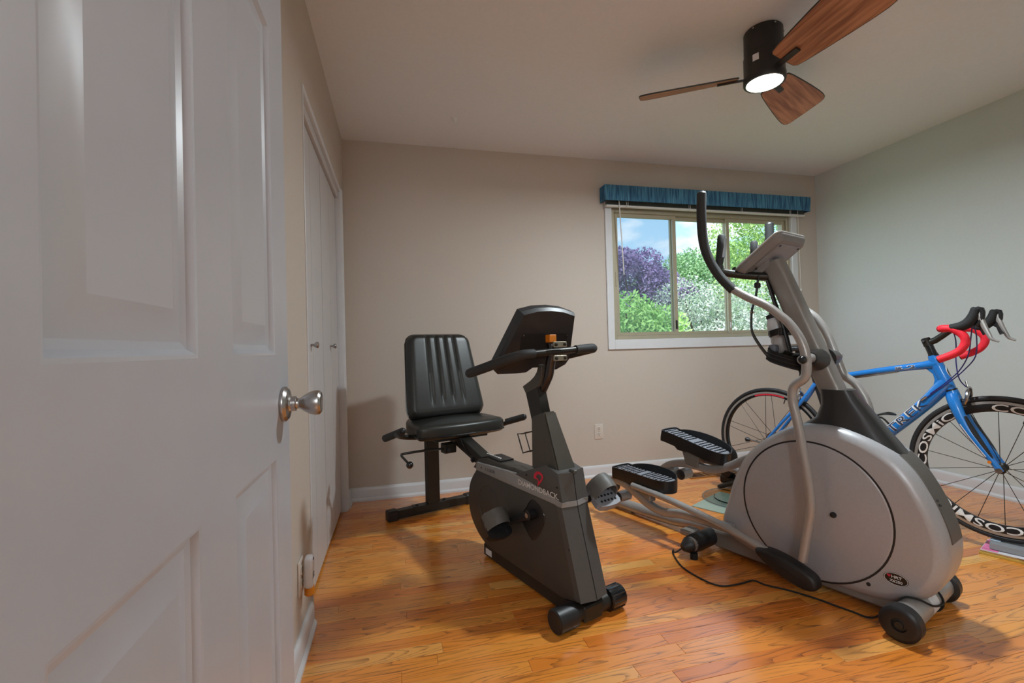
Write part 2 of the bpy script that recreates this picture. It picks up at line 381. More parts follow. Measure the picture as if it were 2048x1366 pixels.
g.box((-L-.7, D, 0), (WX0, D+T, H)); g.box((WX1, D, 0), (R+.15, D+T, H)); g.box((WX0, D, 0), (WX1, D+T, WZ0)); g.box((WX0, D, WZ1), (WX1, D+T, H))
wall_back = struct(obj('wall_back', g, wall_paint))
wall_right = struct(obj('wall_right', G().box((R, -2.0, 0), (R+.15, D, H)), wall_paint_daylight_tint))
CY0, CY1, CZ = 1.905, 3.10, 2.03     # closet opening in the left wall
g = G(); g.box((-L-.1, Y0-.12, 0), (-L, CY0, H)); g.box((-L-.1, CY0, CZ), (-L, CY1, H)); g.box((-L-.1, CY1, 0), (-L, D, H))
g.box((-L-.7, Y0-.12, 0), (-L-.66, D, H)); g.box((-L-.66, CY0-.2, 0), (-L-.1, CY0-.16, H))
wall_left = struct(obj('wall_left', g, wall_paint))
g = G(); DX0, DX1, DZ = -.235, 1.60, 2.06
g.box((-1.6, Y0-.12, 0), (DX0, Y0, H)); g.box((DX1, Y0-.12, 0), (R, Y0, H)); g.box((DX0, Y0-.12, DZ), (DX1, Y0, H))
wall_front = struct(obj('wall_front', g, wall_paint_daylight_tint))
g = G(); g.box((-1.6, -2.0, 0), (-1.5, Y0-.12, H)); g.box((2.2, -2.0, 0), (2.3, Y0-.12, H)); g.box((-1.6, -2.1, 0), (2.3, -2.0, H))
struct(obj('wall_hall', g, wall_paint))
# baseboards with a small cap and shoe moulding
def baseboard(name, a, b, nrm):
    a = Vector(a+(0,)); b = Vector(b+(0,)); nv = Vector(nrm+(0,))
    prof = [(0, 0), (.022, 0), (.022, .012), (.016, .02), (.013, .024), (.013, .07), (.010, .084), (.004, .09), (0, .09)]
    g = G().loft([[p+nv*q+Vector((0, 0, h)) for q, h in prof] for p in (a, b)])
    return struct(obj(name, g, trim_paint))
baseboard('baseboard_back', (-L, D), (R, D), (0, -1))
baseboard('baseboard_right', (R, D-.02), (R, Y0), (-1, 0))
baseboard('baseboard_left', (-L, Y0), (-L, CY0-.045), (1, 0))
baseboard('baseboard_corner', (-L, CY1+.05), (-L, D-.02), (1, 0))
# closet casing, header track
g = G()
g.box((-L-.06, CY0-.012, 0), (-L+.004, CY0+.002, CZ-.002), .001)
g.box((-L-.06, CY1-.002, 0), (-L+.004, CY1+.012, CZ-.002), .001)
g.box((-L, CY1+.006, 0), (-L+.012, CY1+.05, CZ+.012), .003)
g.box((-L-.07, CY0-.01, CZ-.012), (-L+.005, CY1+.05, CZ+.012), .003)
struct(obj('trim_1', g, trim_paint))
g = G(); g.box((-L-.062, CY0, CZ-.05), (-L-.012, CY1, CZ-.012), .003)
struct(obj('trim_2', g, closet_paint))
# bifold closet doors: two pairs of leaves
def bifold(name, ya, yb, knob_y, fold):
    e0 = bpy.data.objects.new(name, None); COL.objects.link(e0); e0.location = (-L-.03, ya, 0); struct(e0)
    w = (yb-ya)/2; ang = fold
    for i in range(2):
        y0_, y1_ = i*w+.0015, (i+1)*w-.0015
        b0 = fold if i == 0 else -fold
        g = G(); lx = (lambda yy: (yy if i == 0 else 2*w-yy)*math.tan(fold))
        prof = [(y0_, lx(y0_)), (y1_, lx(y1_))]
        vs = []
        for z in (.018, CZ-.055):
            for (yy, xx) in prof: vs += [(xx-.03, yy, z), (xx, yy, z)]
        g.add(vs, [(0, 2, 3, 1), (4, 5, 7, 6), (0, 1, 5, 4), (2, 6, 7, 3), (1, 3, 7, 5), (0, 4, 6, 2)])
        lf = obj('leaf', g, closet_paint, e0, ang=0)
        if i == (0 if knob_y < ya+w else 1):
            k = G().lathe([(.004, 0), (.006, .002), (.005, .012), (.012, .02), (.014, .026), (.011, .032), (.001, .034)], (lx(knob_y-ya), knob_y-ya, 1.04), (1, 0, 0), 14)
            obj('knob', k, satin_nickel, lf)
    return e0
CM = (CY0+CY1)/2
bifold('door_2', CY0+.005, CM-.003, CY0+.245, .004)
bifold('door_3', CM+.003, CY1-.007, CM+.245, .004)
struct(obj('closet_back', G().box((-L-.34, CY0-.15, 0), (-L-.32, D, H)), dark_gap))

# ------------------------------------------------------------------ open six-panel door
DFX = -.22; DY0, DY1, DTH, DH = .243, 1.043, .035, 2.03
door = bpy.data.objects.new('door_1', None); COL.objects.link(door); door.location = (DFX, DY0, .01); struct(door)
cols = [(.115, .356), (.471, .698)]; prow = [(.22, .808), (.997, 1.616), (1.72, 1.90)]
W_ = DY1-DY0
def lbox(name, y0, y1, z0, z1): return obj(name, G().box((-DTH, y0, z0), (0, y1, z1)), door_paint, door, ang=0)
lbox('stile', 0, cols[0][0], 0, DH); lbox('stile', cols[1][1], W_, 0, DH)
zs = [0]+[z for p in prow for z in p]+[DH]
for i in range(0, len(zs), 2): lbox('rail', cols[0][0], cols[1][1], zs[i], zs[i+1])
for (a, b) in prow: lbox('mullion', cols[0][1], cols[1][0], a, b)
for (ya, yb) in cols:
    for (za, zb) in prow:
        g = G(); rings = []
        for ins, dep in ((0, 0), (.004, -.001), (.010, -.008), (.018, -.011), (.022, -.011), (.048, -.004), (.052, -.003)):
            rings.append([(dep, ya+ins, za+ins), (dep, yb-ins, za+ins), (dep, yb-ins, zb-ins), (dep, ya+ins, zb-ins)])
        g.loft(rings, caps=False); g.add(rings[-1], [(0, 1, 2, 3)])
        g.box((-DTH, ya, za), (-DTH+.015, yb, zb))
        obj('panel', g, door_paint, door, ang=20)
ky, kz = .992-DY0, .90
g = G().lathe([(.0335, 0), (.0345, .003), (.034, .006), (.029, .011), (.017, .013), (.0145, .016), (.0145, .024), (.011, .025), (.010, .028), (.0105, .032), (.0165, .040), (.022, .050), (.0245, .060), (.0238, .067), (.020, .071), (.012, .0695), (.001, .069)], (0, ky, kz), (1, 0, 0), 32)
kb = obj('knob', g, satin_nickel, door, ang=30)
obj('latch_plate', G().box((-.03, W_-.0005, kz-.028), (-.006, W_+.0012, kz+.028)), satin_nickel, door)
obj('knob_back', G().lathe([(.0335, 0), (.03, .008), (.012, .012), (.011, .03), (.024, .05), (.02, .062), (.001, .063)], (-DTH, ky, kz), (-1, 0, 0), 24), satin_nickel, door)
for z in (.25, 1.0, 1.78):
    obj('hinge', G().cyl((.004, -.004, z-.045), (.004, -.004, z+.045), .006, 10), satin_nickel, door)
struct(obj('trim_3', G().box((DX0, Y0-.13, 0), (DX0+.014, Y0+.003, DZ), .001).box((DX1-.014, Y0-.13, 0), (DX1, Y0+.003, DZ), .001).box((DX0+.014, Y0-.13, DZ-.014), (DX1-.014, Y0+.003, DZ), .001), trim_paint))

# ------------------------------------------------------------------ window
win = bpy.data.objects.new('window_1', None); COL.objects.link(win); win.location = (WX0, D, WZ0); struct(win)
ww, wh = WX1-WX0, WZ1-WZ0
g = G()
g.box((-.052, -.016, -.072), (0.004, 0, wh+.06), .003); g.box((ww-.004, -.016, -.072), (ww+.052, 0, wh+.06), .003)
g.box((.004, -.016, -.072), (ww-.004, 0, .004), .003); g.box((.004, -.016, wh-.004), (ww-.004, 0, wh+.06), .003)
obj('casing', g, trim_paint, win, ang=0)
fd = .045
g = G(); g.box((0, 0, 0), (.004, fd+.06, wh)); g.box((ww-.004, 0, 0), (ww, fd+.06, wh)); g.box((.004, 0, 0), (ww-.004, fd+.06, .004)); g.box((.004, 0, wh-.004), (ww-.004, fd+.06, wh))
obj('reveal', g, trim_paint, win, ang=0)
g = G(); fr = .034
g.box((.004, .008, .004), (fr, fd+.06, wh-.004), .002); g.box((ww-fr, .008, .004), (ww-.004, fd+.06, wh-.004), .002)
g.box((fr, .008, .004), (ww-fr, fd+.06, fr), .002); g.box((fr, .008, wh-fr-.06), (ww-fr, fd+.06, wh-.004), .002)
obj('frame', g, alu_tan, win, ang=0)
def sash(x0, x1, y0, mat=alu_tan, st=.03, topw=.03):
    z0, z1 = fr, wh-fr-.06
    g = G(); g.box((x0, y0, z0), (x0+st, y0+.022, z1), .002); g.box((x1-st, y0, z0), (x1, y0+.022, z1), .002)
    g.box((x0+st, y0, z0), (x1-st, y0+.022, z0+.026), .002); g.box((x0+st, y0, z1-topw), (x1-st, y0+.022, z1), .002)
    s_ = obj('sash', g, mat, win, ang=0)
    obj('pane', G().box((x0+st-.003, y0+.009, z0+.02), (x1-st+.003, y0+.013, z1-topw+.003)), glass, s_, ang=0)
    return s_
m1_, m2_ = .585, 1.09
s1 = sash(fr+.004, m1_, .022); sash(m1_-.035, m2_, .05); s3 = sash(m2_-.03, ww-fr-.004, .022)
obj('lock', G().box((m1_-.026, .012, .08), (m1_-.012, .024, .15), .003), black_metal, s1)
obj('lock', G().box((m2_-.022, .012, .08), (m2_-.012, .024, .13), .003), trim_paint, s3)
obj('insect_screen', G().box((fr+.01, .088, fr), (m1_+.02, .089, wh-fr-.06)), screen_mesh, win, ang=0)
obj('pull', G().box((fr-.002, .002, .42), (fr+.008, .014, .53), .003), alu_tan, win)

# blue ruched valance on a cornice box
VX0, VX1, VZ0, VZ1, VD = 1.546, 3.438, 2.098, 2.216, .092
val = thing('window_valance', 'blue ruched fabric valance box across the top of the window', 'valance', (VX0, D, VZ0))
def ruffle(path_len, pt, nrm, n, zt, zb, amp):
    vs = []; fs = []; nz_ = 6; ph = [random.random()*6 for _ in range(4)]; jit = np.cumsum(np.random.uniform(.5, 1.5, n+1)); jit = jit/jit[-1]
    for i in range(n+1):
        s = i/n
        for j in range(nz_+1):
            t = j/nz_; z = zb+(zt-zb)*t
            f = math.sin(jit[i]*path_len*230+ph[0]+math.sin(t*3+i*.21)*.9)*.6+math.sin(s*path_len*410+ph[1]+t*2.1*math.sin(i*.05))*.4
            d = amp*(f+.4)*math.sin(PI*min(max(t, .06), .94))**.35
            p = pt(s); q = nrm(s); vs.append((p[0]+q[0]*d, p[1]+q[1]*d, z))
    for i in range(n):
        for j in range(nz_):
            a = i*(nz_+1)+j; fs.append((a, a+nz_+1, a+nz_+2, a+1))
    return vs, fs
vw, vh = VX1-VX0, VZ1-VZ0
g = G(); g.box((.004, -VD+.004, .003), (vw-.004, -VD+.012, vh-.003)); g.box((.004, -VD+.012, vh-.011), (vw-.004, -.001, vh-.003)); g.box((.004, -VD+.012, .003), (.012, -.001, vh-.011)); g.box((vw-.012, -VD+.012, .003), (vw-.004, -.001, vh-.011))
obj('cornice_box', g, M('lining_blue', (34, 70, 104), .8), val, ang=0)
pts = [(0, 0), (0, -VD), (vw, -VD), (vw, 0)]; tot = vw+2*VD
def vpt(s):
    d = s*tot
    if d < VD: return (0, -d)
    if d < VD+vw: return (d-VD, -VD)
    return (vw, -VD+(d-VD-vw))
def vnr(s):
    d = s*tot; return (-1, 0) if d < VD-.002 else ((0, -1) if d < VD+vw+.002 else (1, 0))
vs, fs = ruffle(tot, vpt, vnr, 900, vh, 0, .006)
obj('ruched_cloth', G().add(vs, fs), ruche, val, ang=60)

# raised mini blind
bl = thing('window_blind', 'white mini blind raised to a thin stack under the blue valance', 'blind', (1.57, D-.045, 2.06))
bw = 1.85
obj('bottom_rail', G().box((0, -.013, 0), (bw, .013, .017), .004), blind_white, bl)
for i in range(12):
    obj('slat', G().add([(0, -.012, .021+i*.0042), (bw, -.012, .021+i*.0042), (bw, 0, .0235+i*.0042), (0, 0, .0235+i*.0042), (bw, .012, .021+i*.0042), (0, .012, .021+i*.0042)], [(0, 1, 2, 3), (3, 2, 4, 5)]), blind_slat, bl, ang=0)
obj('head_rail', G().box((0, -.014, .09), (bw, .014, .115), .002), blind_white, bl)
for x in (.175, .72, 1.21, 1.69):
    obj('ladder_cord', G().box((x-.008, -.015, .002), (x-.005, -.0135, .09)).box((x+.005, -.015, .002), (x+.008, -.0135, .09)), blind_white, bl, ang=0)
    obj('tassel', G().sphere((x, -.016, .006), .008, 8, (1, .6, 1.3)), blind_white, bl)
obj('tilt_wand', G().cyl((.10, -.02, .085), (.125, -.022, -.52), .0042, 8), blind_white, bl)
obj('pull_cord', G().cyl((1.765, -.017, .09), (1.775, -.017, -.62), .0022, 6).sphere((1.775, -.017, -.63), .008, 8, (1, 1, 1.6)), blind_white, bl)

# outlets
def outlet(loc, rz, label):
    t = thing('wall_outlet', label, 'outlet', loc, rz)
    pl = obj('cover_plate', G().prism(rrect(.035, .057, .004), -.006, 0, .003, 2), outlet_white, t)
    for dz in (.0225, -.0225):
        rc = obj('receptacle', G().prism([(a, b+dz) for a, b in rrect(.017, .0145, .008)], -.0085, -.003, .001, 1), outlet_white, t)
        obj('slots', G().box((-.0089, -.0082, dz+.0005), (-.008, -.0050, dz+.0092)).box((-.0089, .0050, dz+.0005), (-.008, .0082, dz+.0092)).cyl((-.0089, 0, dz-.006), (-.008, 0, dz-.006), .0034, 10), dark_gap, rc)
    obj('screw', G().cyl((-.0075, 0, 0), (-.005, 0, 0), .003, 8), satin_nickel, t)
    return t
outlet((1.479, D, .347), PI/2, 'beige duplex outlet low on the window wall behind the bikes')
outlet((-L, 1.68, .265), PI, 'outlet on the strip of wall between open door and closet')
t = thing('air_freshener', 'white plug-in air freshener with amber oil in the closet-side outlet', 'air freshener', (-L+.010, 1.70, .262))
body = smooth2([(-.022, -.04), (.02, -.04), (.024, .0), (.022, .045), (.012, .06), (-.012, .06), (-.022, .045), (-.025, 0)], 4)
obj('housing', G().prism(body, .004, .03, .008, 3), white_label, t)
obj('oil_bottle', G().lathe([(.004, .02), (.012, .012), (.016, -.01), (.016, -.032), (.012, -.036), (.001, -.036)], (.016, 0, -.036), (0, 0, 1), 14), amber_oil, t)
obj('vent_hole', G().prism(smooth2([(.004, .046), (-.004, .046), (-.004, .053), (.004, .053)], 3), .0295, .0312), dark_gap, t)
for i in range(4): obj('print_line', G().box((.0302, -.016, -.012+i*.0055), (.0306, .012-(i % 2)*.006, -.0095+i*.0055)), dark_print, t, ang=0)
# small ceiling hook disc
t = thing('ceiling_hook', 'small painted hook plate on the ceiling near the back wall', 'hook', (.375, 2.864, H))
obj('disc', G().lathe([(.001, 0), (.018, 0), (.018, -.004), (.008, -.008), (.001, -.008)], (0, 0, 0), (0, 0, 1), 16), ceil_paint, t)
obj('hook', G().tube([(0, 0, -.006), (0, 0, -.016), (.006, 0, -.024), (.012, 0, -.02), (.012, 0, -.014)], .0025, 8, sm=3), ceil_paint, t)

# ------------------------------------------------------------------ ceiling fan with lamp
FX, FY = 1.678, 1.782
fan = thing('ceiling_fan', 'black flush ceiling fan with three walnut blades and a lit lens', 'ceiling fan', (FX, FY, H))
obj('canopy', G().lathe([(.078, 0), (.082, -.006), (.083, -.1), (.0835, -.112), (.001, -.112)], n=40), fan_black, fan)
obj('motor_housing', G().lathe([(.001, -.1135), (.0845, -.1135), (.086, -.118), (.086, -.205), (.089, -.212), (.089, -.236), (.0865, -.2405), (.078, -.2415), (.076, -.238), (.001, -.237)], n=40), fan_black, fan)
lens = obj('lens', G().lathe([(.001, -.2385), (.0755, -.2385), (.074, -.2425), (.055, -.246), (.001, -.2475)], n=40), lens_lit, fan)
obj('label', G().loft([[(.0868*math.cos(a), .0868*math.sin(a), z) for a in np.linspace(math.radians(196), math.radians(214), 5)] for z in (-.135, -.165)], caps=False, closed=False), white_label, fan)
for a in (200, 262, 330):
    a = math.radians(a); obj('screw', G().sphere((.084*math.cos(a), .084*math.sin(a), -.014), .005, 8), satin_nickel, fan)
for a in (147, 27, -93):
    a = math.radians(a); pit = math.radians(21)
    rx = Vector((math.cos(a), math.sin(a), 0)); tx = Vector((-math.sin(a), math.cos(a), 0)); wv = tx*math.cos(pit)-Vector((0, 0, 1))*math.sin(pit); nv = rx.cross(wv)
    half = [(.115, .055), (.125, .066), (.16, .073), (.25, .084), (.36, .096), (.45, .104), (.50, .106), (.53, .103), (.548, .094), (.555, .08)]
    out = [(x, w) for x, w in half]+[(.557, 0)]+[(x, -w) for x, w in half[::-1]]+[(.113, -.02), (.118, 0), (.113, .02)]
    mw = Matrix(((rx.x, wv.x, nv.x, 0), (rx.y, wv.y, nv.y, 0), (rx.z, wv.z, nv.z, -.2), (0, 0, 0, 1)))
    bd = obj('blade', G().loft([[(x, w, -.003) for x, w in out], [(x, w, .003) for x, w in out]]), walnut, fan, ang=30); bd.matrix_local = mw
    obj('edge_band', G().tube([(x, w, 0) for x, w in out+[out[0]]], .0034, 6), fan_black, bd)
    q = [(.075, .012), (.20, .012), (.20, -.012), (.075, -.012)]
    obj('blade_arm', G().loft([[(x, w, -.004) for x, w in q], [(x, w, -.013) for x, w in q]]), fan_black, bd, ang=20)
ld = bpy.data.lights.new('fan_lamp', 'AREA'); ld.shape = 'DISK'; ld.size = .145; ld.energy = FAN_LAMP; ld.color = (.85, .955, 1.0)
lo = bpy.data.objects.new('fan_lamp', ld); COL.objects.link(lo); lo.location = (FX, FY, H-.251)
# unseen globe lamp added in the hall behind the camera as fill light
hl = thing('hall_fill_lamp', 'added unseen fill lamp, a large white globe in the hall behind the doorway', 'lamp', (-.2, -1.55, H))
obj('canopy', G().lathe([(.001, 0), (.06, 0), (.06, -.015), (.001, -.02)], n=24), satin_nickel, hl)
obj('cable', G().cyl((0, 0, -.018), (0, 0, -.36), .003, 6), black_plastic, hl)
obj('socket', G().cyl((0, 0, -.345), (0, 0, -.40), .03, 16), satin_nickel, hl)
gl = thin('fill_lamp_globe', (.95, .95, .95), .25, diffuse=(.9, .9, .9))
obj('globe', G().sphere((0, 0, -.60), .21, 32), gl, hl)
ld = bpy.data.lights.new('hall_fill_light', 'POINT'); ld.shadow_soft_size = .19; ld.energy = HALL_FILL; ld.color = (.85, .95, 1.0)
lo = bpy.data.objects.new('hall_fill_light', ld); COL.objects.link(lo); lo.location = (-.2, -1.55, H-.60)
# ================================================================== recumbent exercise bike
# local axes: x across (to the right), y towards the seat, z up; origin under the front stabilizer
rb = thing('recumbent_bike', 'black recumbent exercise bike with padded seat standing by the closet wall', 'exercise bike', (.66, 1.608, 0), math.radians(19.3))
st = obj('front_stabilizer', G().cyl((-.15, 0, .042), (.15, 0, .042), .031, 24), black_metal, rb)
obj('end_cap', G().lathe([(.001, 0), (.038, 0), (.0425, .004), (.0425, .085), (.036, .088), (.001, .088)], (-.157, 0, .0425), (1, 0, 0), 28), black_plastic, st)
obj('transport_wheel', G().lathe([(.001, 0), (.036, 0), (.0425, .004), (.0425, .07), (.039, .076), (.001, .076)], (.09, 0, .0425), (1, 0, 0), 28), black_gloss, st)
for i in range(10):
    a = 2*PI*i/10; obj('tread_rib', G().cyl((.096, .0425*math.cos(a), .0425+.0425*math.sin(a)), (.158, .0425*math.cos(a), .0425+.0425*math.sin(a)), .0022, 6), black_gloss, st)
obj('stabilizer_bracket', G().box((-.045, -.034, .012), (.045, .05, .07), .006), black_metal, rb)
bb = obj('base_beam', G().box((-.05, .03, .006), (.05, .685, .062), .004), black_metal, rb)
obj('beam_sticker', G().box((-.0508, .61, .018), (-.0498, .665, .046)), white_label, bb, ang=0)
low = smooth2([(.724, .410), (.40, .407), (.062, .404), (.015, .26), (-.026, .112), (.0, .088), (.07, .064), (.33, .062), (.575, .064), (.625, .074), (.725, .105), (.790, .165), (.812, .245), (.79, .335)], 1)
lowq = []
for i, p in enumerate(low):
    lowq.append(p)
rear = smooth([(x, z, 0) for x, z in [(.575, .064), (.64, .07), (.725, .105), (.790, .165), (.812, .245), (.79, .335), (.724, .410)]], 4)
lowq = [(.724, .410), (.062, .404), (-.026, .112), (-.012, .085), (.07, .064)]+[(p.x, p.y) for p in rear][:-1]
hs = obj('lower_housing', G().prism(lowq, -.061, .066, .006, 2), charcoal, rb, ang=40)
obj('drive_boss', G().torus((-.0612, .605, .262), (1, 0, 0), .096, .004, 40, 6, .5), charcoal, hs)
rec = smooth2([(.243, .388), (.172, .35), (.185, .29), (.25, .222), (.315, .27), (.325, .30), (.29, .345)], 5)
obj('crank_recess', G().prism(rec, -.0622, -.058), black_plastic, hs)
obj('recess_rim', G().tube([(-.0624, a, b) for a, b in rec+[rec[0]]], .0016, 6), black_gloss, hs)
stripe = [(.722, .412), (.718, .449), (.381, .468), (.256, .456), (.056, .423), (.058, .406)]
sb = obj('side_stripe', G().prism([(.722, .410), (.717, .449), (.56, .4585), (.385, .4665), (.255, .455), (.054, .4225), (.057, .405)], -.0628, .0678, .003, 2), grey_stripe, rb)
up_ = [(.375, .464), (.152, .546), (.078, .527), (.056, .424), (.255, .452)]
uh = obj('upper_housing', G().prism(up_, -.062, .067, .004, 2), charcoal_mid, rb)
obj('top_cover', G().prism([(.79, .405), (.735, .458), (.64, .482), (.52, .478), (.34, .48), (.30, .44), (.7, .40)], -.048, .052, .014, 3), charcoal, rb)
obj('adjust_plate', G().prism([(.72, .468), (.64, .490), (.53, .486), (.535, .478), (.64, .480), (.72, .455)], -.036, .04, .004, 2), black_plastic, rb)
for i in range(8): obj('scale_mark', G().box((-.02, .56+i*.017, .486+.0006*i), (-.012, .566+i*.017, .4915)), white_print, rb, ang=0)
# two front cover halves with a seam
def frontcover(name, z0, z1, mat, parent, x0, x1, proud):
    def uf(z): return .062+(z-.404)*(.088/.292) if z < .404 else .062+(z-.404)*(.018/.12)
    rings = []
    for z in (z0, z1):
        u_ = uf(z); xm = .0025
        f_ = lambda x: u_-.001-.016*(1-abs(x-xm)/.064)-proud
        rings.append([(x0, u_+.03, z), (x0, f_(x0), z), ((x0+x1)/2, f_((x0+x1)/2), z), (x1, f_(x1), z), (x1, u_+.03, z)])
    return obj(name, G().loft(rings), mat, parent, ang=20)
frontcover('front_cover', .09, .405, charcoal_mid, rb, -.0615, .0005, .0); frontcover('front_cover', .09, .405, charcoal_mid, rb, .0045, .0665, .0)
frontcover('front_band', .405, .423, grey_stripe, rb, -.0635, .0005, .003); frontcover('front_band', .405, .423, grey_stripe, rb, .0045, .0685, .003)
frontcover('front_cover', .423, .526, charcoal_mid, rb, -.0615, .0005, .0); frontcover('front_cover', .423, .53, charcoal_mid, rb, .0045, .0665, .0)
obj('seam_clip', G().box((-.004, .052, .522), (.014, .085, .536), .003), charcoal_mid, rb)
for (a, b) in ((.665, .4315), (.286, .479), (.084, .475), (.022, .262)):
    obj('screw_hole', G().cyl((-.0645, a, b), (-.055, a, b), .0042, 12), black_plastic, rb)
# lettering and emblem
def side(u0, z0, u1, z1, h, xx=-.0635):
    du, dz = u1-u0, z1-z0; ln = math.hypot(du, dz); nu, nzv = -dz/ln, du/ln
    if nzv < 0: nu, nzv = -nu, -nzv
    return lambda s, t: (xx, u0+du*s+nu*h*t, z0+dz*s+nzv*h*t)
textobj('lettering', 'DIAMONDBACK.', side(.343, .4275, .072, .430, .022, -.0642), white_print, rb, bold=.012)
textobj('model_lettering', '1100R', side(.628, .425, .537, .4285, .015, -.0636), dark_print, sb, bold=.0, shear=.15)
ring_o = smooth2([(.198, .512), (.176, .508), (.168, .498), (.172, .485), (.186, .470), (.207, .453), (.204, .472), (.212, .478), (.228, .478), (.231, .49), (.218, .505)], 4)
ring_i = smooth2([(.197, .501), (.186, .500), (.179, .495), (.181, .487), (.189, .479), (.199, .472), (.200, .478), (.206, .484), (.213, .484), (.214, .489), (.208, .497)], 4)
nn = len(ring_o); g = G().add([(-.0636, a, b) for a, b in ring_o]+[(-.0636, a, b) for a, b in ring_i], [(i, (i+1) % nn, nn+(i+1) % nn, nn+i) for i in range(nn)])
obj('emblem', g, red_print, rb, ang=0)
# tower, neck, handlebar, console
def frustum(name, b, tp, mat, parent, r=.006):
    rings = []
    for (y0, y1, xw, z) in (b, tp):
        rings.append([(x, y, z+dz) for (x, y, dz) in ((-xw, y0, 0), (xw, y0, 0), (xw, y1, 0), (-xw, y1, 0))])
    return rings
tw = [[(-.046, .094, .524), (.046, .094, .524), (.046, .27, .505), (-.046, .27, .505)], [(-.030, .196, .745), (.030, .196, .745), (.032, .285, .716), (-.032, .285, .716)]]
g = G().loft(tw); bm = bmesh.new(); bv = [bm.verts.new(p) for p in g.v]
for f in g.f: bm.faces.new([bv[i] for i in f])
bmesh.ops.bevel(bm, geom=bm.edges[:], offset=.006, segments=2, affect='EDGES'); bm.verts.index_update()
g = G().add([p.co[:] for p in bm.verts], [[q.index for q in f.verts] for f in bm.faces]); bm.free()
obj('tower', g, tower_grey, rb, ang=30)
obj('mast', G().loft([[(-.021, .215, .72), (.021, .215, .72), (.021, .295, .70), (-.021, .295, .70)], [(-.021, .252, .842), (.021, .252, .842), (.021, .335, .815), (-.021, .335, .815)]]), black_metal, rb, ang=20)
nk = obj('neck_bracket', G().prism([(.335, .808), (.358, .838), (.30, .866), (.272, .884), (.252, .905), (.238, .935), (.215, .93), (.22, .885), (.235, .852), (.256, .836)], -.022, .004, .003, 1), tower_grey, rb)
obj('neck_tube', G().tube([(.012, .262, .825), (.012, .235, .86), (.012, .212, .895), (.012, .2, .94), (.012, .185, .985), (.012, .19, 1.02)], .02, 14, sm=4), M('dark_chrome', (70, 68, 70), .2, metal=.8), rb)
hb = G().tube([(-.13, .152, .981), (-.05, .15, .985), (.10, .15, .992), (.12, .15, .993)], .0135, 14, sm=3)
hbo = obj('handlebar', hb, black_metal, rb)
obj('grip', G().tube([(-.105, .15, .982), (-.155, .155, .979), (-.20, .2, .962), (-.235, .28, .935), (-.262, .345, .915), (-.262, .385, .907), (-.235, .405, .906), (-.2, .39, .915)], [.018, .0185, .0195, .0195, .0195, .019, .0165, .013], 14, sm=5), foam_black, hbo)
obj('grip', G().tube([(.105, .15, .992), (.16, .15, .995), (.205, .158, .996), (.228, .185, .993), (.228, .23, .985), (.205, .3, .968), (.175, .36, .952)], [.018, .0185, .0195, .0195, .019, .017, .014], 14, sm=5), foam_black, hbo)
for (z0, z1) in ((1.004, 1.026), (.950, .972)):
    cp = obj('clamp_plate', G().prism(rrect(.034, (z1-z0)/2, .006), -.004, .004, .001, 1), steel_plate, rb)
    cp.rotation_euler = (0, 0, PI/2); cp.location = (.005, .128, (z0+z1)/2)
    for x in (-.022, .022): obj('bolt', G().lathe([(.001, 0), (.0065, 0), (.0065, .004), (.003, .006), (.001, .006)], (-.004, x, 0), (-1, 0, 0), 10), black_metal, cp)
obj('ribbon_connector', G().box((-.022, .155, 1.024), (.012, .185, 1.055), .002), orange_plastic, rb)
# console shell in its own tilted plane: s across, t along the slope (0 bottom .. 1 top)
CB, CT = Vector((0.0, .315, .905)), Vector((0.0, .185, 1.172)); ct = (CT-CB); cl = ct.length; ct.normalize(); cn = Vector((0, -ct.z, ct.y))
def cp3(s, t, d): return CB+ct*t+Vector((s, 0, 0))+cn*d
out = [(-.105, -.002), (-.05, .0), (-.02, .022), (.03, .022), (.06, .004), (.12, .006), (.165, .03), (.178, .055), (.168, .12), (.139, .272), (.07, .289), (.0, .294), (-.07, .289), (-.135, .272), (-.168, .16), (-.2, .05), (-.197, .022), (-.175, -.001)]
def inset_pts(k): 
    cx, cy = -.008, .14; return [(cx+(a-cx)*k, cy+(b-cy)*k) for a, b in out]
rings = [[cp3(a, b, -.030) for a, b in inset_pts(.95)], [cp3(a, b, -.022) for a, b in inset_pts(1.0)], [cp3(a, b, .008) for a, b in inset_pts(1.0)], [cp3(a, b, .024) for a, b in inset_pts(.94)]]
csl = obj('console', G().loft(rings), M('console_black', (42, 43, 46), .42, var=.08), rb, ang=28)
obj('display', G().loft([[cp3(a, b, -.031) for a, b in inset_pts(.8)], [cp3(a, b, -.0325) for a, b in inset_pts(.8)]]), console_face, csl)
rc = [(-.105, .07), (.115, .07), (.122, .185), (-.115, .185)]
obj('back_recess', G().loft([[cp3(a, b, .0245) for a, b in rc], [cp3(a, b, .0252) for a, b in rc]]), black_rubber, csl)
for (a, b) in ((-.107, .178), (.117, .178), (-.118, .255), (.122, .255), (-.165, .045), (.13, .05)):
    p = cp3(a, b, .023); obj('screw', G().cyl(p, p+cn*.003, .0042, 10), black_metal if b > .2 or b < .1 else satin_nickel, csl)
# wire bottle cage on the tower
obj('bottle_cage', G().tube([(0, .29, .655), (0, .40, .625), (0, .437, .62), (0, .415, .575), (0, .398, .541), (0, .31, .57)], .003, 8).tube([(.04, .29, .655), (.04, .437, .62), (.04, .398, .541), (.04, .31, .57)], .003, 8), black_metal, rb)
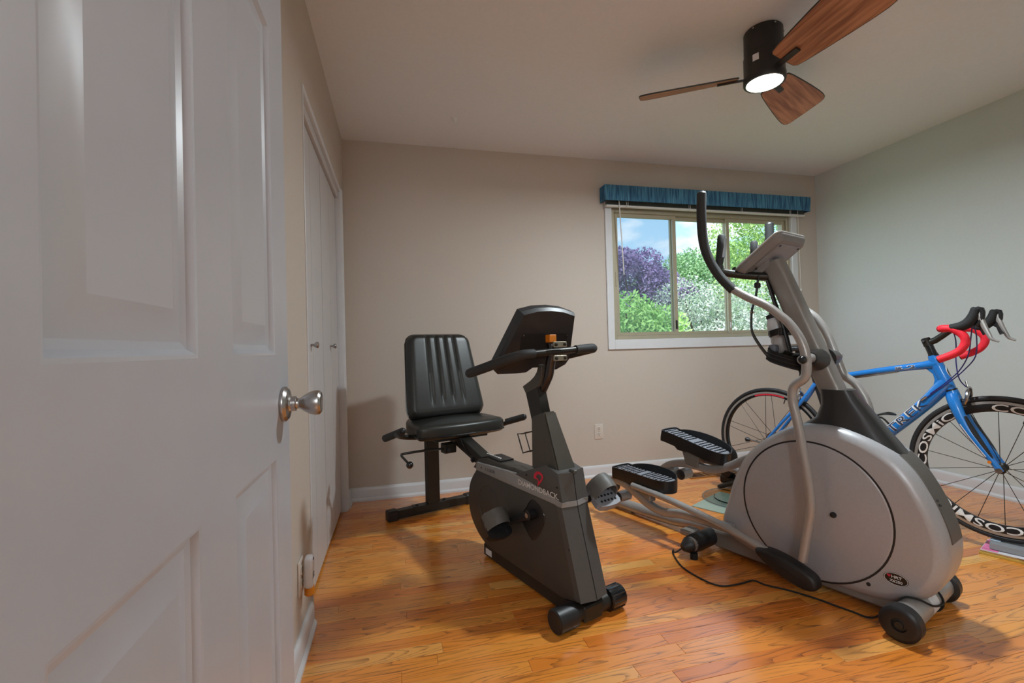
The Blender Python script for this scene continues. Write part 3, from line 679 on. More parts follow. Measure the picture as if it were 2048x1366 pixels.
# cranks and pedals
cx_, cz_ = .244, .331
def pedal_set(sx, pu, pz, foot, mat_s):
    xc = .0025
    ck = obj('crank', G().tube([(xc+sx*.075, cx_, cz_), (xc+sx*.085, (cx_+pu)/2, (cz_+pz)/2), (xc+sx*.085, pu, pz)], [.019, .015, .014], 10, flat=.6), black_plastic, rb)
    obj('crank_hub', G().cyl((xc+sx*.05, cx_, cz_), (xc+sx*.095, cx_, cz_), .021, 18), black_plastic, ck)
    obj('crank_nut', G().cyl((xc+sx*.0945, cx_, cz_), (xc+sx*.099, cx_, cz_), .011, 6), satin_nickel, ck)
    xm = xc+sx*.135; fd_ = Vector((0, math.cos(foot), math.sin(foot))); fn = Vector((0, -math.sin(foot), math.cos(foot))); o = Vector((xm, pu, pz))
    outl = smooth2([(-.05, -.055), (.05, -.055), (.055, 0), (.05, .05), (0, .062), (-.05, .05), (-.055, 0)], 3)
    pb = obj('pedal', G().loft([[o+Vector((a, 0, 0))+fd_*b+fn*h for a, b in outl] for h in (-.013, .013)]), mat_s, rb, ang=30)
    for i in range(5):
        for j in range(4):
            p = o+Vector((-.036+i*.018, 0, 0))+fd_*(-.036+j*.024)+fn*(-.013); q = o+Vector((-.036+i*.018, 0, 0))+fd_*(-.036+j*.024)+fn*(.0155)
            obj('tread_stud', G().cyl(p-fn*.0035, q, .0052, 6), black_rubber, pb)
    arc = []
    for k in range(13):
        a = PI*k/12; arc.append((-math.cos(a)*.056, math.sin(a)*.078+.006))
    rings = []
    for w in (-.034, -.012, .012, .034):
        rings.append([o+Vector((a, 0, 0))+fd_*(w+.012)+fn*(b*(1-abs(w)*2.2)) for a, b in arc])
    inner = [[p-(p-o).normalized()*.005 for p in r] for r in rings]
    g = G(); g.loft(rings, caps=False, closed=False); g.loft(inner[::-1], caps=False, closed=False)
    nA = 13
    for A_, B_ in ((rings[0], inner[0]), (rings[-1], inner[-1])): g.loft([A_, B_], caps=False, closed=False)
    obj('toe_strap', g, strap_grey, pb, ang=40)
pedal_set(-1, .425, .246, math.radians(48), black_plastic)
pedal_set(1, .055, .415, math.radians(34), pedal_top)
# seat rail, rear post and foot
rl = obj('seat_rail', G().prism([(.70, .405), (.68, .455), (1.02, .552), (1.43, .552), (1.43, .495), (1.05, .49)], -.032, .032, .004, 1), black_metal, rb)
obj('rail_bolt', G().cyl((-.04, .80, .44), (-.03, .80, .44), .014, 14).cyl((-.046, .80, .44), (-.04, .80, .44), .008, 10), black_plastic, rl)
obj('rear_post', G().box((-.039, 1.385, .055), (.039, 1.435, .50), .003), black_metal, rb)
rf = obj('rear_foot', G().box((-.235, 1.385, .008), (.225, 1.435, .056), .003), black_metal, rb)
obj('foot_cap', G().box((-.292, 1.38, .0), (-.228, 1.44, .062), .006), black_plastic, rf); obj('foot_cap', G().box((.22, 1.38, 0), (.278, 1.44, .062), .006), black_plastic, rf)
obj('foot_bracket', G().box((-.13, 1.382, .02), (.10, 1.438, .0585), .002), black_metal, rf)
for x in (-.105, .075): obj('foot_bolt', G().cyl((x, 1.41, .058), (x, 1.41, .064), .009, 10), black_plastic, rf)
# seat cushion: rounded slab with a crowned top
def slab(outl, zf, zb, crown, rnd, mat, name, parent, dz):
    g = G(); rings = []
    n_ = 5
    for i in range(n_+1):
        t = PI/2*i/n_; q = offset(outl, -rnd*(1-math.sin(t))); rings.append([(x, y, zb(x, y)+rnd*.8*(1-math.cos(t))) for x, y in q])
    for i in range(n_, -1, -1):
        t = PI/2*i/n_; q = offset(outl, -rnd*(1-math.sin(t))); rings.append([(x, y, zf(x, y)-rnd*.8*(1-math.cos(t))) for x, y in q])
    q = offset(outl, -rnd); cxm = sum(p[0] for p in q)/len(q); cym = sum(p[1] for p in q)/len(q)
    for k in (.66, .33, .02):
        r_ = [(cxm+(x-cxm)*k, cym+(y-cym)*k) for x, y in q]; rings.append([(x, y, zf(x, y)+crown*(1-k*k)) for x, y in r_])
    return obj(name, g.loft(rings), mat, parent, ang=50)
so = smooth2([(-.235, .955), (0, .93), (.235, .955), (.258, 1.02), (.245, 1.17), (.18, 1.30), (0, 1.33), (-.18, 1.30), (-.245, 1.17), (-.258, 1.02)], 4)
sc_ = slab(so, lambda x, y: .614+.02*(y-1.1), lambda x, y: .530, .012, .03, vinyl, 'seat_cushion', rb, 0)
obj('seat_piping', G().tube([(x, y, .548) for x, y in offset(so+[so[0]], .001)], .004, 6), black_gloss, sc_)
obj('seat_pan', G().prism([(.98, .515), (1.28, .515), (1.28, .538), (.98, .538)], -.16, .16, .005, 1), black_plastic, rb)
# backrest with upright channels
BB, BT = Vector((0, 1.165, .615)), Vector((0, 1.295, 1.095)); bt = BT-BB; bl_ = bt.length; bt.normalize(); bn = Vector((0, -bt.z, bt.y))
def bw_(t): return .243+(.198-.243)*t
nx, nt_ = 56, 26; fr_r = []; 
def chan(s, t):
    d = 0
    for c_ in (-.42, -.14, .14, .42): d -= .010*math.exp(-((s-c_)/.035)**2)
    return d*(1 if t > .25 else max(0, (t-.12)/.13))
def edge(s, t):
    # rounded-rectangle falloff
    cw = .09; X = max(0, (abs(s)-(1-cw*2.0))/(cw*2.0)); Y = max(0, (abs(t-.5)*2-(1-cw*1.4))/(cw*1.4)); r_ = min(1, math.hypot(X, Y)); return math.sqrt(max(0, 1-r_*r_))
grid = []; gridb = []
for j in range(nt_+1):
    t = j/nt_
    row = []; rowb = []
    for i in range(nx+1):
        s = -1+2*i/nx
        # square to rounded outline
        cr_n = .16; ax_, ay_ = abs(s), abs(2*t-1); sx_ = s; ty_ = t
        w = bw_(t); X = s*w; Yt = t*bl_
        rc_ = .055; dx = max(0, abs(X)-(w-rc_)); dy = max(0, abs(Yt-bl_/2)-(bl_/2-rc_)); hyp = math.hypot(dx, dy)
        if dx > 0 and dy > 0:
            m_ = max(dx, dy); k = m_/hyp; X = math.copysign(w-rc_+dx*k, X); Yt = bl_/2+math.copysign(bl_/2-rc_+dy*k, Yt-bl_/2)
        eg = edge(s, t); base = BB+bt*Yt+Vector((X, 0, 0))
        bulge = .03*(1-s*s)*.3
        row.append(base+bn*(.008+.042*eg+chan(s, t)*eg+bulge*0)); rowb.append(base-bn*(.012+.010*eg))
    grid.append(row); gridb.append(rowb)
vs = [p for r in grid for p in r]+[p for r in gridb for p in r]; fs = []; n1 = nx+1; off = n1*(nt_+1)
for j in range(nt_):
    for i in range(nx):
        a = j*n1+i; fs.append((a, a+1, a+n1+1, a+n1)); fs.append((off+a, off+a+n1, off+a+n1+1, off+a+1))
for i in range(nx):
    fs.append((i, off+i, off+i+1, i+1)); a = nt_*n1+i; fs.append((a, a+1, off+a+1, off+a))
for j in range(nt_):
    a = j*n1; fs.append((a, a+n1, off+a+n1, off+a)); a = j*n1+nx; fs.append((a, off+a, off+a+n1, a+n1))
bc = obj('back_cushion', G().add(vs, fs), vinyl, rb, ang=70)
rim = [grid[0][i] for i in range(n1)]+[grid[j][nx] for j in range(nt_+1)]+[grid[nt_][i] for i in range(nx, -1, -1)]+[grid[j][0] for j in range(nt_, -1, -1)]
obj('back_piping', G().tube([p-bn*.012 for p in rim[::2]], .0045, 6), black_gloss, bc)
for x in (-.05, .05): obj('back_bracket', G().tube([(x, 1.26, .53), (x, 1.245, .60), (x, 1.265, .70)], .013, 10), black_metal, rb)
# side handles under the seat
for sx in (-1, 1):
    hd = obj('seat_handle', G().tube([(sx*.10, 1.06, .527), (sx*.26, 1.05, .545), (sx*.33, 1.03, .562), (sx*.365, .985, .58), (sx*.375, .955, .588)], .0135, 10, sm=3), black_metal, rb)
    a_, b_ = ((-.40, 1.07, .555), (-.352, .94, .604)) if sx < 0 else ((.315, 1.03, .566), (.385, .945, .598))
    obj('grip', G().tube([a_, b_], .019, 14), foam_black, hd)
    obj('grip_end', G().sphere(b_, .018, 10), black_plastic, hd)
lv = obj('seat_lever', G().tube([(-.06, 1.0, .47), (-.20, 1.0, .478), (-.325, 1.0, .478), (-.34, 1.0, .472), (-.332, .995, .458), (-.306, .985, .425)], .0065, 8, sm=2), black_metal, rb)
obj('ball_knob', G().sphere((-.303, .983, .42), .019, 14), black_gloss, lv)
obj('lever_bracket', G().box((-.11, .975, .448), (-.04, 1.03, .50), .004), black_metal, rb)
obj('lever_nut', G().cyl((-.09, .965, .468), (-.09, .985, .468), .012, 6), black_plastic, rb)
obj('sensor_wire', G().tube([(-.03, .95, .53), (-.04, .90, .50), (-.036, .86, .47), (-.034, .83, .46)], .003, 6, sm=4), black_rubber, rb)
obj('brake_cable', G().tube([(-.06, 1.19, .62), (-.03, 1.15, .608), (.02, 1.13, .618), (.05, 1.15, .63), (.03, 1.18, .62)], .003, 6, sm=4), black_rubber, rb)

# ================================================================== elliptical trainer
# local axes: x across (left negative), y towards the pedals (rear), z up; origin under the front wheels
el = thing('elliptical_trainer', 'large silver-grey elliptical trainer with tall mast and round shroud', 'elliptical trainer', (1.804, 1.274, 0), math.radians(20))
shp = [(.712, .16), (.700, .215), (.684, .262), (.655, .358), (.609, .462), (.558, .528), (.498, .580), (.412, .637), (.333, .664), (.237, .669), (.157, .652), (.09, .622), (.035, .584), (.002, .548), (-.023, .512), (-.053, .453), (-.076, .395), (-.094, .33), (-.099, .268), (-.093, .22), (-.076, .168), (-.044, .118), (.0, .087), (.05, .062), (.10, .048), (.198, .042), (.307, .04), (.42, .042), (.53, .052), (.62, .075), (.685, .105)]
shp = smooth2(shp, 3)
def puffy(prof, steps):
    return G().loft([[(x, a, b) for a, b in offset(prof, -ins)] for x, ins in steps])
sh = obj('shroud', puffy(shp, [(-.108, .040), (-.107, .034), (-.100, .020), (-.088, .008), (-.07, .001), (-.06, 0), (.06, 0), (.07, .001), (.088, .008), (.100, .020), (.107, .034), (.108, .040)]), shroud_grey, el, ang=45)
DC, DR = (.313, .325), .270
for sx in (-1, 1):
    obj('side_disc', G().lathe([(.001, .0), (DR-.006, 0), (DR-.003, -.001), (DR, -.004), (DR, -.012)], (sx*.1125, DC[0], DC[1]), (sx, 0, 0), 72), shroud_disc, sh)
    obj('disc_groove', G().ringloft([(DR-.002, -.004), (DR-.002, .0006), (DR+.006, .0006), (DR+.006, -.006)], (sx*.1085, DC[0], DC[1]), (sx, 0, 0), 72), black_plastic, sh)
    obj('crank_pin', G().lathe([(.001, .01), (.008, .009), (.011, .004), (.011, -.004)], (sx*.1145, .229, .33), (sx, 0, 0), 16), black_plastic, sh)
    obj('vent_plug', G().cyl((sx*.095, .124, .105), (sx*.1095, .124, .105), .007, 12), black_plastic, sh)
# nose strip and mast boot
ns = [p for p in shp if p[0] < .06 and p[1] > .14]
ns = sorted(ns, key=lambda p: -p[1]); strip = offset(shp, .003)
sel = [p for p in strip if p[0] < .045 and .3 < p[1] < .60 and p[0] < .1]; sel = sorted(sel, key=lambda p: -p[1])
g = G().loft([[(x, a, b) for a, b in sel] for x in (-.052, .056)], caps=False, closed=False); inn = [(a+.012, b-.004) for a, b in sel]
g.loft([[(-.058, a, b) for a, b in inn], [(-.052, a, b) for a, b in sel]], caps=False, closed=False); g.loft([[(.062, a, b) for a, b in inn], [(.056, a, b) for a, b in sel]], caps=False, closed=False)
obj('nose_strip', g, M('nose_strip', (92, 87, 82), .35, metal=.3), sh, ang=40)
for (a, b) in ((-.062, .445), (-.069, .43)): obj('screw', G().sphere((-.04, a+.002, b), .005, 8), black_plastic, sh)
# boot: lofted sections from the mast collar down over the shroud
bt_secs = []
front = [(.186, .806), (.166, .772), (.122, .712), (.086, .662), (.045, .606), (.010, .556)]
back = [(.298, .806), (.296, .745), (.318, .690), (.372, .652), (.36, .60), (.30, .55)]
wid = [.052, .054, .062, .072, .082, .088]
for (fa, fz), (ba, bz), w in zip(front, back, wid):
    c0_ = Vector(((fa+ba)/2, (fz+bz)/2)); hv = Vector(((ba-fa)/2, (bz-fz)/2)); ring = []
    for k in range(28):
        a = 2*PI*k/28; cx2 = math.copysign(abs(math.cos(a))**.6, math.cos(a)); sy2 = math.copysign(abs(math.sin(a))**.6, math.sin(a))
        p = c0_+hv*sy2; ring.append((w*cx2, p.x, p.y))
    bt_secs.append(ring)
obj('mast_boot', G().loft(bt_secs), boot_dark, el, ang=50)
# mast: rounded-rectangular leaning column
def column(path, w, d, n=24, e=.55):
    rings = []
    for i, (y_, z_) in enumerate(path):
        a0 = path[max(i-1, 0)]; a1 = path[min(i+1, len(path)-1)]; t = Vector((a1[0]-a0[0], a1[1]-a0[1])).normalized(); nrm = Vector((t.y, -t.x)); ring = []
        for k in range(n):
            a = 2*PI*k/n; cx2 = math.copysign(abs(math.cos(a))**e, math.cos(a)); sy2 = math.copysign(abs(math.sin(a))**e, math.sin(a))
            ring.append((w*cx2, y_+nrm.x*d*sy2, z_+nrm.y*d*sy2))
        rings.append(ring)
    return G().loft(rings)
mast = obj('mast', column([(.235, .735), (.265, .812), (.36, 1.055), (.45, 1.285), (.478, 1.352)], .041, .042), silver_dark, el, ang=50)
# console
K0, K1 = Vector((0, .592, 1.322)), Vector((0, .392, 1.462)); kt = (K1-K0); kl = kt.length; kt.normalize(); kn = Vector((0, -kt.z, kt.y))   # kn points front/down
if kn.z > 0: kn = -kn
def kp(s, t, d): return K0+kt*t+Vector((s, 0, 0))+kn*d
ko = [(a, b+kl/2) for a, b in rrect(.122, kl/2, .03, 5)]
def kin(k): return [(a*k, kl/2+(b-kl/2)*k) for a, b in ko]
cs = obj('console', G().loft([[kp(a, b, d) for a, b in kin(k)] for k, d in ((.93, -.016), (.98, -.013), (1, -.006), (1, .004), (.97, .012), (.86, .028))]), console_grey, el, ang=35)
obj('display', G().loft([[kp(a, b, -.0165) for a, b in kin(.84)], [kp(a, b, -.018) for a, b in kin(.84)]]), console_face, cs)
obj('rim_trim', G().tube([kp(a, b, -.006) for a, b in ko+[ko[0]]], .004, 6), M('trim_silver', (190, 188, 184), .3, metal=.6), cs)
bk = [(-.085, .075), (.088, .075), (.088, kl-.035), (-.085, kl-.035)]
obj('back_panel', G().loft([[kp(a, b, .027) for a, b in bk], [kp(a, b, .0305) for a, b in bk]]), M('back_panel_grey', (146, 146, 152), .55), cs)
obj('mount', G().loft([[kp(a, b, .028) for a, b in ((-.05, .03), (.05, .03), (.05, .125), (-.05, .125))], [kp(a, b, .055) for a, b in ((-.043, .045), (.043, .045), (.043, .105), (-.043, .105))]]), console_grey, cs, ang=20)
for (a, b) in ((-.075, kl-.045), (.078, kl-.045), (-.06, .06), (.062, .065), (.03, .06)):
    p = kp(a, b, .029); obj('screw', G().cyl(p, p+kn*.004, .005, 10), black_plastic, cs)
obj('bottom_lip', G().tube([kp(-.10, .0, -.02), kp(-.04, -.012, -.024), kp(.04, -.012, -.024), kp(.10, 0, -.02)], .011, 8, sm=3), black_plastic, cs)
# fixed pulse bar
pbar = obj('pulse_bar', G().tube([(-.152, .645, 1.355), (-.148, .64, 1.332), (-.12, .61, 1.318), (-.06, .545, 1.302), (0, .475, 1.292), (.06, .545, 1.302), (.12, .61, 1.318), (.148, .64, 1.332), (.152, .645, 1.355)], .0175, 12, sm=4), black_metal, el)
for sx in (-1, 1):
    gp = obj('pulse_grip', G().tube([(sx*.152, .645, 1.35), (sx*.150, .644, 1.38), (sx*.142, .64, 1.44), (sx*.138, .638, 1.492), (sx*.138, .638, 1.500)], [.012, .0175, .0185, .0175, .012], 14), foam_black, pbar)
    obj('contact_plate', G().tube([(sx*.150+.006, .636, 1.392), (sx*.145+.006, .633, 1.43), (sx*.140+.006, .631, 1.478)], .0145, 10), chrome, gp)
# moving arms
PIV = (.272, .935)
lh = [(-.26, .652, 1.672), (-.262, .655, 1.58), (-.252, .657, 1.468), (-.24, .64, 1.382), (-.225, .602, 1.301), (-.212, .552, 1.237), (-.205, .486, 1.193), (-.2, .421, 1.157), (-.2, .37, 1.117), (-.2, .326, 1.073), (-.2, .290, 1.014), (-.2, .272, .957), (-.2, .269, .90), (-.2, .278, .86), (-.2, .318, .825), (-.2, .324, .768), (-.2, .31, .698), (-.2, .293, .586), (-.2, .280, .497), (-.2, .271, .401), (-.2, .275, .33), (-.2, .306, .15)]
la = obj('swing_arm', G().tube(lh[5:], .0172, 14, sm=4), silver_paint, el)
obj('foam_grip', G().tube(lh[:6]+[(-.211, .548, 1.234)], .0205, 14, sm=4), foam_black, la); obj('grip_tip', G().sphere(lh[0], .0205, 12, (1, 1, .6)), black_plastic, la)
rh = [(.265, .625, 1.595), (.265, .628, 1.50), (.255, .632, 1.41), (.24, .615, 1.325), (.225, .575, 1.245), (.212, .51, 1.19), (.2, .421, 1.128), (.2, .385, 1.086), (.2, .355, 1.029), (.2, .336, .973), (.2, .314, .90), (.2, .296, .85), (.2, .257, .817), (.2, .233, .778), (.2, .215, .735), (.2, .2, .65), (.2, .185, .5), (.2, .175, .38), (.2, .2, .2)]
ra = obj('swing_arm', G().tube(rh[4:], .0172, 14, sm=4), silver_paint, el)
obj('foam_grip', G().tube(rh[:5], .0205, 14, sm=4), foam_black, ra); obj('grip_tip', G().sphere(rh[0], .0205, 12, (1, 1, .6)), black_plastic, ra)
for sx, arm, py in ((-1, la, .272), (1, ra, .325)):
    obj('pivot_sleeve', G().cyl((sx*.225, py, .932), (sx*.10, PIV[0]+.02, PIV[1]), .0185, 16), silver_paint, arm)
    obj('pivot_cap', G().lathe([(.001, .012), (.010, .010), (.016, .002), (.016, -.006)], (sx*.225, py, .932), (sx, 0, 0), 16), black_gloss, arm)
    obj('axle_boss', G().tube([(sx*.03, .30, .925), (sx*.06, .298, .925), (sx*.115, .292, .932)], [.046, .042, .026], 16), boot_dark, el)
# lower links, boots, pedal arms, pedals
def tapebar(path, hw, hh, sm=5):
    P = smooth([(0, a, b) for a, b in path], sm); rings = []
    for i, p in enumerate(P):
        t = (P[min(i+1, len(P)-1)]-P[max(i-1, 0)]).normalized(); nv = Vector((0, -t.z, t.y)); rings.append([(a, p.y+nv.y*b, p.z+nv.z*b) for a, b in rrect(hw, hh, min(hw, hh)*.5, 2)])
    return rings
def at_x(rings, x): return G().loft([[(q[0]+x, q[1], q[2]) for q in r] for r in rings])
lk = obj('link_tube', G().tube([(-.2, 1.16, .243), (-.2, .91, .225), (-.2, .6, .178), (-.2, .44, .137)], .0165, 14, sm=3), silver_paint, el)
boot = smooth2([(.475, .148), (.40, .152), (.30, .125), (.255, .098), (.253, .06), (.30, .048), (.38, .068), (.468, .115)], 4)
obj('link_boot', G().prism(boot, -.232, -.17, .014, 3), black_plastic, lk); obj('boot_screw', G().cyl((-.236, .452, .132), (-.23, .452, .132), .006, 10), black_metal, lk)
rlk = obj('link_tube', G().tube([(.2, 1.06, .355), (.2, .85, .335), (.2, .6, .30), (.2, .35, .25)], .0165, 14, sm=3), silver_paint, el)
obj('link_boot', G().prism([(a-.11, b+.14) for a, b in boot], .17, .232, .014, 3), black_plastic, rlk)
larm = obj('pedal_arm', at_x(tapebar([(1.50, .175), (1.42, .21), (1.322, .225), (1.247, .214), (1.165, .178), (1.093, .146), (1.002, .132), (.886, .152), (.771, .157), (.62, .16)], .016, .021), -.145), silver_paint, el, ang=50)
rarm = obj('pedal_arm', at_x(tapebar([(1.27, .21), (1.235, .255), (1.172, .298), (1.087, .320), (1.006, .322), (.93, .318), (.857, .336), (.787, .37), (.70, .42), (.6, .44)], .016, .021), .15), silver_paint, el, ang=50)
def roller(x0, x1, y_, z_, parent):
    a = obj('roller', G().cyl((x0, y_, z_), (x1, y_, z_), .03, 20), silver_paint, parent); obj('roller_cap', G().lathe([(.001, .006), (.022, .005), (.029, 0), (.029, -.01)], (x0, y_, z_), (-1, 0, 0), 20), black_plastic, parent)
roller(-.165, -.08, 1.30, .137, larm); roller(.115, .19, 1.17, .25, rarm); roller(.115, .19, 1.085, .262, rarm)
def footpedal(xc, ya, yb, za, zb, parent, hw=.066):
    # ya rear, yb front (toe); tub with raised rim, low at the heel
    ln = ya-yb; d = Vector((0, yb-ya, zb-za)).normalized(); nrm = Vector((0, -d.z, d.y))
    if nrm.z < 0: nrm = -nrm
    o = Vector((xc, ya, za))
    outl = [(-.060, 0), (.060, 0), (.064, .04), (.062, .13), (.066, .22), (.066, .30), (.052, .35), (.02, .372), (-.02, .372), (-.052, .35), (-.066, .30), (-.066, .22), (-.062, .13), (-.064, .04)]
    k = ln/.372; outl = [(a*hw/.066, b*k) for a, b in outl]; outs = []
    n_ = len(outl)
    oo = smooth2(outl, 3)
    rimh = lambda b, a=0: .034+(.034*math.sin(PI*min(1, max(0, (b/ln-.12)/.95)))**.7 if a > .02 else 0)
    bot = [o+Vector((a*.94, 0, 0))+d*b-nrm*.030 for a, b in oo]
    mid = [o+Vector((a, 0, 0))+d*b-nrm*.012 for a, b in oo]
    top = [o+Vector((a, 0, 0))+d*b+nrm*rimh(b, a) for a, b in oo]
    ii = offset(oo, -.006)
    tin = [o+Vector((a, 0, 0))+d*b+nrm*rimh(b, a) for a, b in ii]
    fin = [o+Vector((a, 0, 0))+d*b+nrm*.024 for a, b in ii]
    pd = obj('foot_pedal', G().loft([bot, mid, top, tin, fin]), black_plastic, parent, ang=40)
    fl = offset(oo, -.012); obj('tread_mat', G().loft([[o+Vector((a, 0, 0))+d*b+nrm*h for a, b in fl] for h in (.024, .028)]), pedal_top, pd)
    g = G()
    for i in range(15):
        for j in range(6):
            b = ln*(.06+.84*i/14); a = -.038+j*.0152+(.0076 if i % 2 else 0)
            if i == 7: continue
            p = o+Vector((a, 0, 0))+d*b; g.box((-.0042, -.0042, 0), (.0042, .0042, .003)); 
            for q in range(len(g.v)-8, len(g.v)):
                v_ = g.v[q]; g.v[q] = tuple(p+Vector((v_[0], 0, 0))+d*v_[1]+nrm*(.028+v_[2]))
    tr = obj('tread_blocks', g, black_rubber, pd, ang=0); tr['kind'] = 'stuff'
    return pd
footpedal(-.128, 1.318, .945, .278, .268, larm); footpedal(.165, 1.205, .815, .470, .385, rarm)
obj('pedal_post', G().box((-.155, 1.08, .16), (-.105, 1.19, .272), .006), silver_dark, larm)
obj('pedal_post', G().prism([(1.06, .325), (1.10, .46), (.96, .43), (.985, .315)], .125, .19, .005, 1), silver_dark, rarm)
obj('pedal_bracket', G().prism([(1.17, .465), (1.02, .428), (1.05, .395), (1.10, .40)], .11, .21, .003, 1), black_plastic, rarm)
# base frame
obj('track_rail', G().tube([(0, 1.70, .045), (0, 1.5, .035), (0, 1.2, .038), (0, 1.02, .048), (0, .90, .066), (0, .7, .075)], .031, 16, sm=4), silver_paint, el)
obj('rail_foot', G().cyl((0, 1.34, 0), (0, 1.34, .012), .012, 10), black_plastic, el)
rs = obj('rear_stabilizer', G().cyl((-.22, 1.70, .042), (.22, 1.70, .042), .03, 18), silver_paint, el)
for sx in (-1, 1): obj('foot_cap', G().cyl((sx*.17, 1.70, .0405), (sx*.235, 1.70, .0405), .040, 18), black_plastic, rs)
ms = obj('middle_stabilizer', G().cyl((-.24, .78, .062), (.24, .78, .062), .034, 18), silver_dark, el)
for sx in (-1, 1):
    obj('foot_cap', G().tube([(sx*.075, .78, .062), (sx*.19, .78, .062), (sx*.235, .79, .056), (sx*.27, .80, .048)], [.04, .042, .038, .016], 16, sm=2), black_plastic, ms)
    obj('leveling_foot', G().cyl((sx*.235, .765, 0), (sx*.235, .765, .028), .017, 12), black_rubber, ms)
obj('power_inlet', G().box((-.21, .80, .078), (-.13, .86, .105), .006), silver_dark, ms)
obj('base_frame', G().box((-.085, .05, .022), (.085, .76, .10), .008), silver_dark, el)
fs_ = obj('front_stabilizer', G().cyl((-.19, 0, .062), (.19, 0, .062), .043, 24), silver_paint, el)
for sx in (-1, 1):
    obj('wheel', G().lathe([(.001, .020), (.012, .020), (.014, .016), (.020, .014), (.022, .019), (.044, .021), (.052, .018), (.058, .012), (.059, -.024), (.054, -.028), (.001, -.028)], (sx*.215, 0, .059), (sx, 0, 0), 36), black_plastic, fs_, ang=40)
obj('label', G().loft([[(x, -.0435*math.cos(a), .062+.0435*math.sin(a)) for a in np.linspace(-.35, .9, 8)] for x in (-.045, .02)], caps=False, closed=False), white_label, fs_)
obj('cord_tie', G().torus((.045, 0, .062), (1, 0, 0), .046, .004, 24, 6), black_rubber, fs_)
# oval badge
def bxy(s, t): return (-.1092, .0415-(s-.5)*.058-(0), .156+(t-.5)*.030)
ell = [(.5+.62*math.cos(2*PI*k/32), .5+.72*math.sin(2*PI*k/32)) for k in range(32)]
bdg = obj('badge', G().loft([[(-.1086,)+bxy(s, t)[1:] for s, t in ell], [(-.1096,)+bxy(s, t)[1:] for s, t in ell]]), black_gloss, sh)
obj('badge_rim', G().tube([(-.1098,)+bxy(.5+(s-.5)*.93, .5+(t-.5)*.93)[1:] for s, t in ell+[ell[0]]], .0009, 5), white_print, bdg)
textobj('badge_lettering', 'HRT', lambda s, t: (-.1099,)+bxy(.28+.52*s, .56+.34*t)[1:], white_print, bdg, bold=.02)
textobj('badge_lettering', 'X6200', lambda s, t: (-.1099,)+bxy(.18+.64*s, .08+.34*t)[1:], white_print, bdg, bold=.02)
obj('badge_heart', G().add([(-.1099,)+bxy(s, t)[1:] for s, t in ((.16, .58), (.24, .72), (.25, .86), (.2, .92), (.16, .86), (.12, .92), (.07, .86), (.08, .72))], [tuple(range(8))]), red_print, bdg, ang=0)
# bottle holder frame behind the mast
hf_ = obj('bottle_holder', G().tube([(-.03, .492, 1.275), (-.03, .463, 1.171), (-.03, .429, 1.066), (-.03, .405, .955)], .013, 10, flat=.6), black_plastic, el)
obj('holder_strut', G().tube([(.05, .485, 1.27), (.06, .44, 1.12), (.05, .40, .955)], .011, 8, flat=.6), black_plastic, hf_)
obj('holder_ring', G().torus((.012, .462, 1.045), (0, .25, 1), .046, .007, 24, 6, 2.2), black_plastic, hf_)
obj('holder_shelf', G().box((-.05, .385, .935), (.07, .50, .95), .005), black_plastic, hf_)
obj('holder_clip', G().box((-.06, .425, 1.03), (.03, .44, 1.062), .003), black_plastic, hf_)
EB = el.matrix_basis
def elw(p):
    a = math.radians(20); return (1.804+p[0]*math.cos(a)-p[1]*math.sin(a), 1.274+p[0]*math.sin(a)+p[1]*math.cos(a), p[2])
# white water bottle in the holder
wb_ = thing('water_bottle', 'white sports bottle with black cap in the elliptical bottle holder', 'bottle', elw((.012, .455, .951)), math.radians(20))
tilt = Vector((0, .25, 1)).normalized()
obj('bottle_body', G().lathe([(.001, 0), (.030, 0), (.035, .008), (.035, .06), (.031, .085), (.035, .108), (.034, .135), (.026, .158), (.022, .162)], (0, 0, 0), tilt, 24), bottle_white, wb_)
obj('bottle_cap', G().lathe([(.001, .163), (.027, .163), (.027, .178), (.012, .182), (.01, .192), (.001, .193)], (0, 0, 0), tilt, 20), black_plastic, wb_)
# chest strap hanging from the pulse bar down to the holder
strap_pts = [(-.05, .524, 1.300), (-.05, .526, 1.272), (-.05, .535, 1.217), (-.05, .549, 1.172), (-.05, .557, 1.143), (-.05, .561, 1.086), (-.05, .557, 1.046), (-.05, .535, 1.002), (-.05, .501, .953), (-.05, .476, .930), (-.05, .445, .927), (-.05, .417, .940), (-.05, .40, .958)]
hr = thing('chest_strap', 'black elastic chest strap hanging in a loop behind the elliptical mast', 'strap', elw((-.05, .535, .92)), math.radians(20))
sp = [(a+.05, b-.535, c-.92) for a, b, c in strap_pts]
def ribbon(P, hw, hth):
    P = smooth(P, 4); rings = []
    for i, p in enumerate(P):
        t = (P[min(i+1, len(P)-1)]-P[max(i-1, 0)]).normalized(); nv = Vector((0, -t.z, t.y)); sd = Vector((.86, .5*t.z, -.5*t.y)).normalized()
        sd = (Vector((.8, 0, 0))+nv*.6).normalized(); th_ = t.cross(sd)
        rings.append([p+sd*hw+th_*hth, p-sd*hw+th_*hth, p-sd*hw-th_*hth, p+sd*hw-th_*hth])
    return G().loft(rings)
obj('band', ribbon(sp, .020, .0022), M('elastic_black', (34, 38, 38), .7, var=.2, scale=200), hr, ang=60)
obj('buckle', G().box((-.014, .014, .214), (.014, .026, .222), .003), blind_white, hr)
obj('clip', G().box((-.016, -.018, .325), (.014, .002, .35), .005), black_plastic, hr)
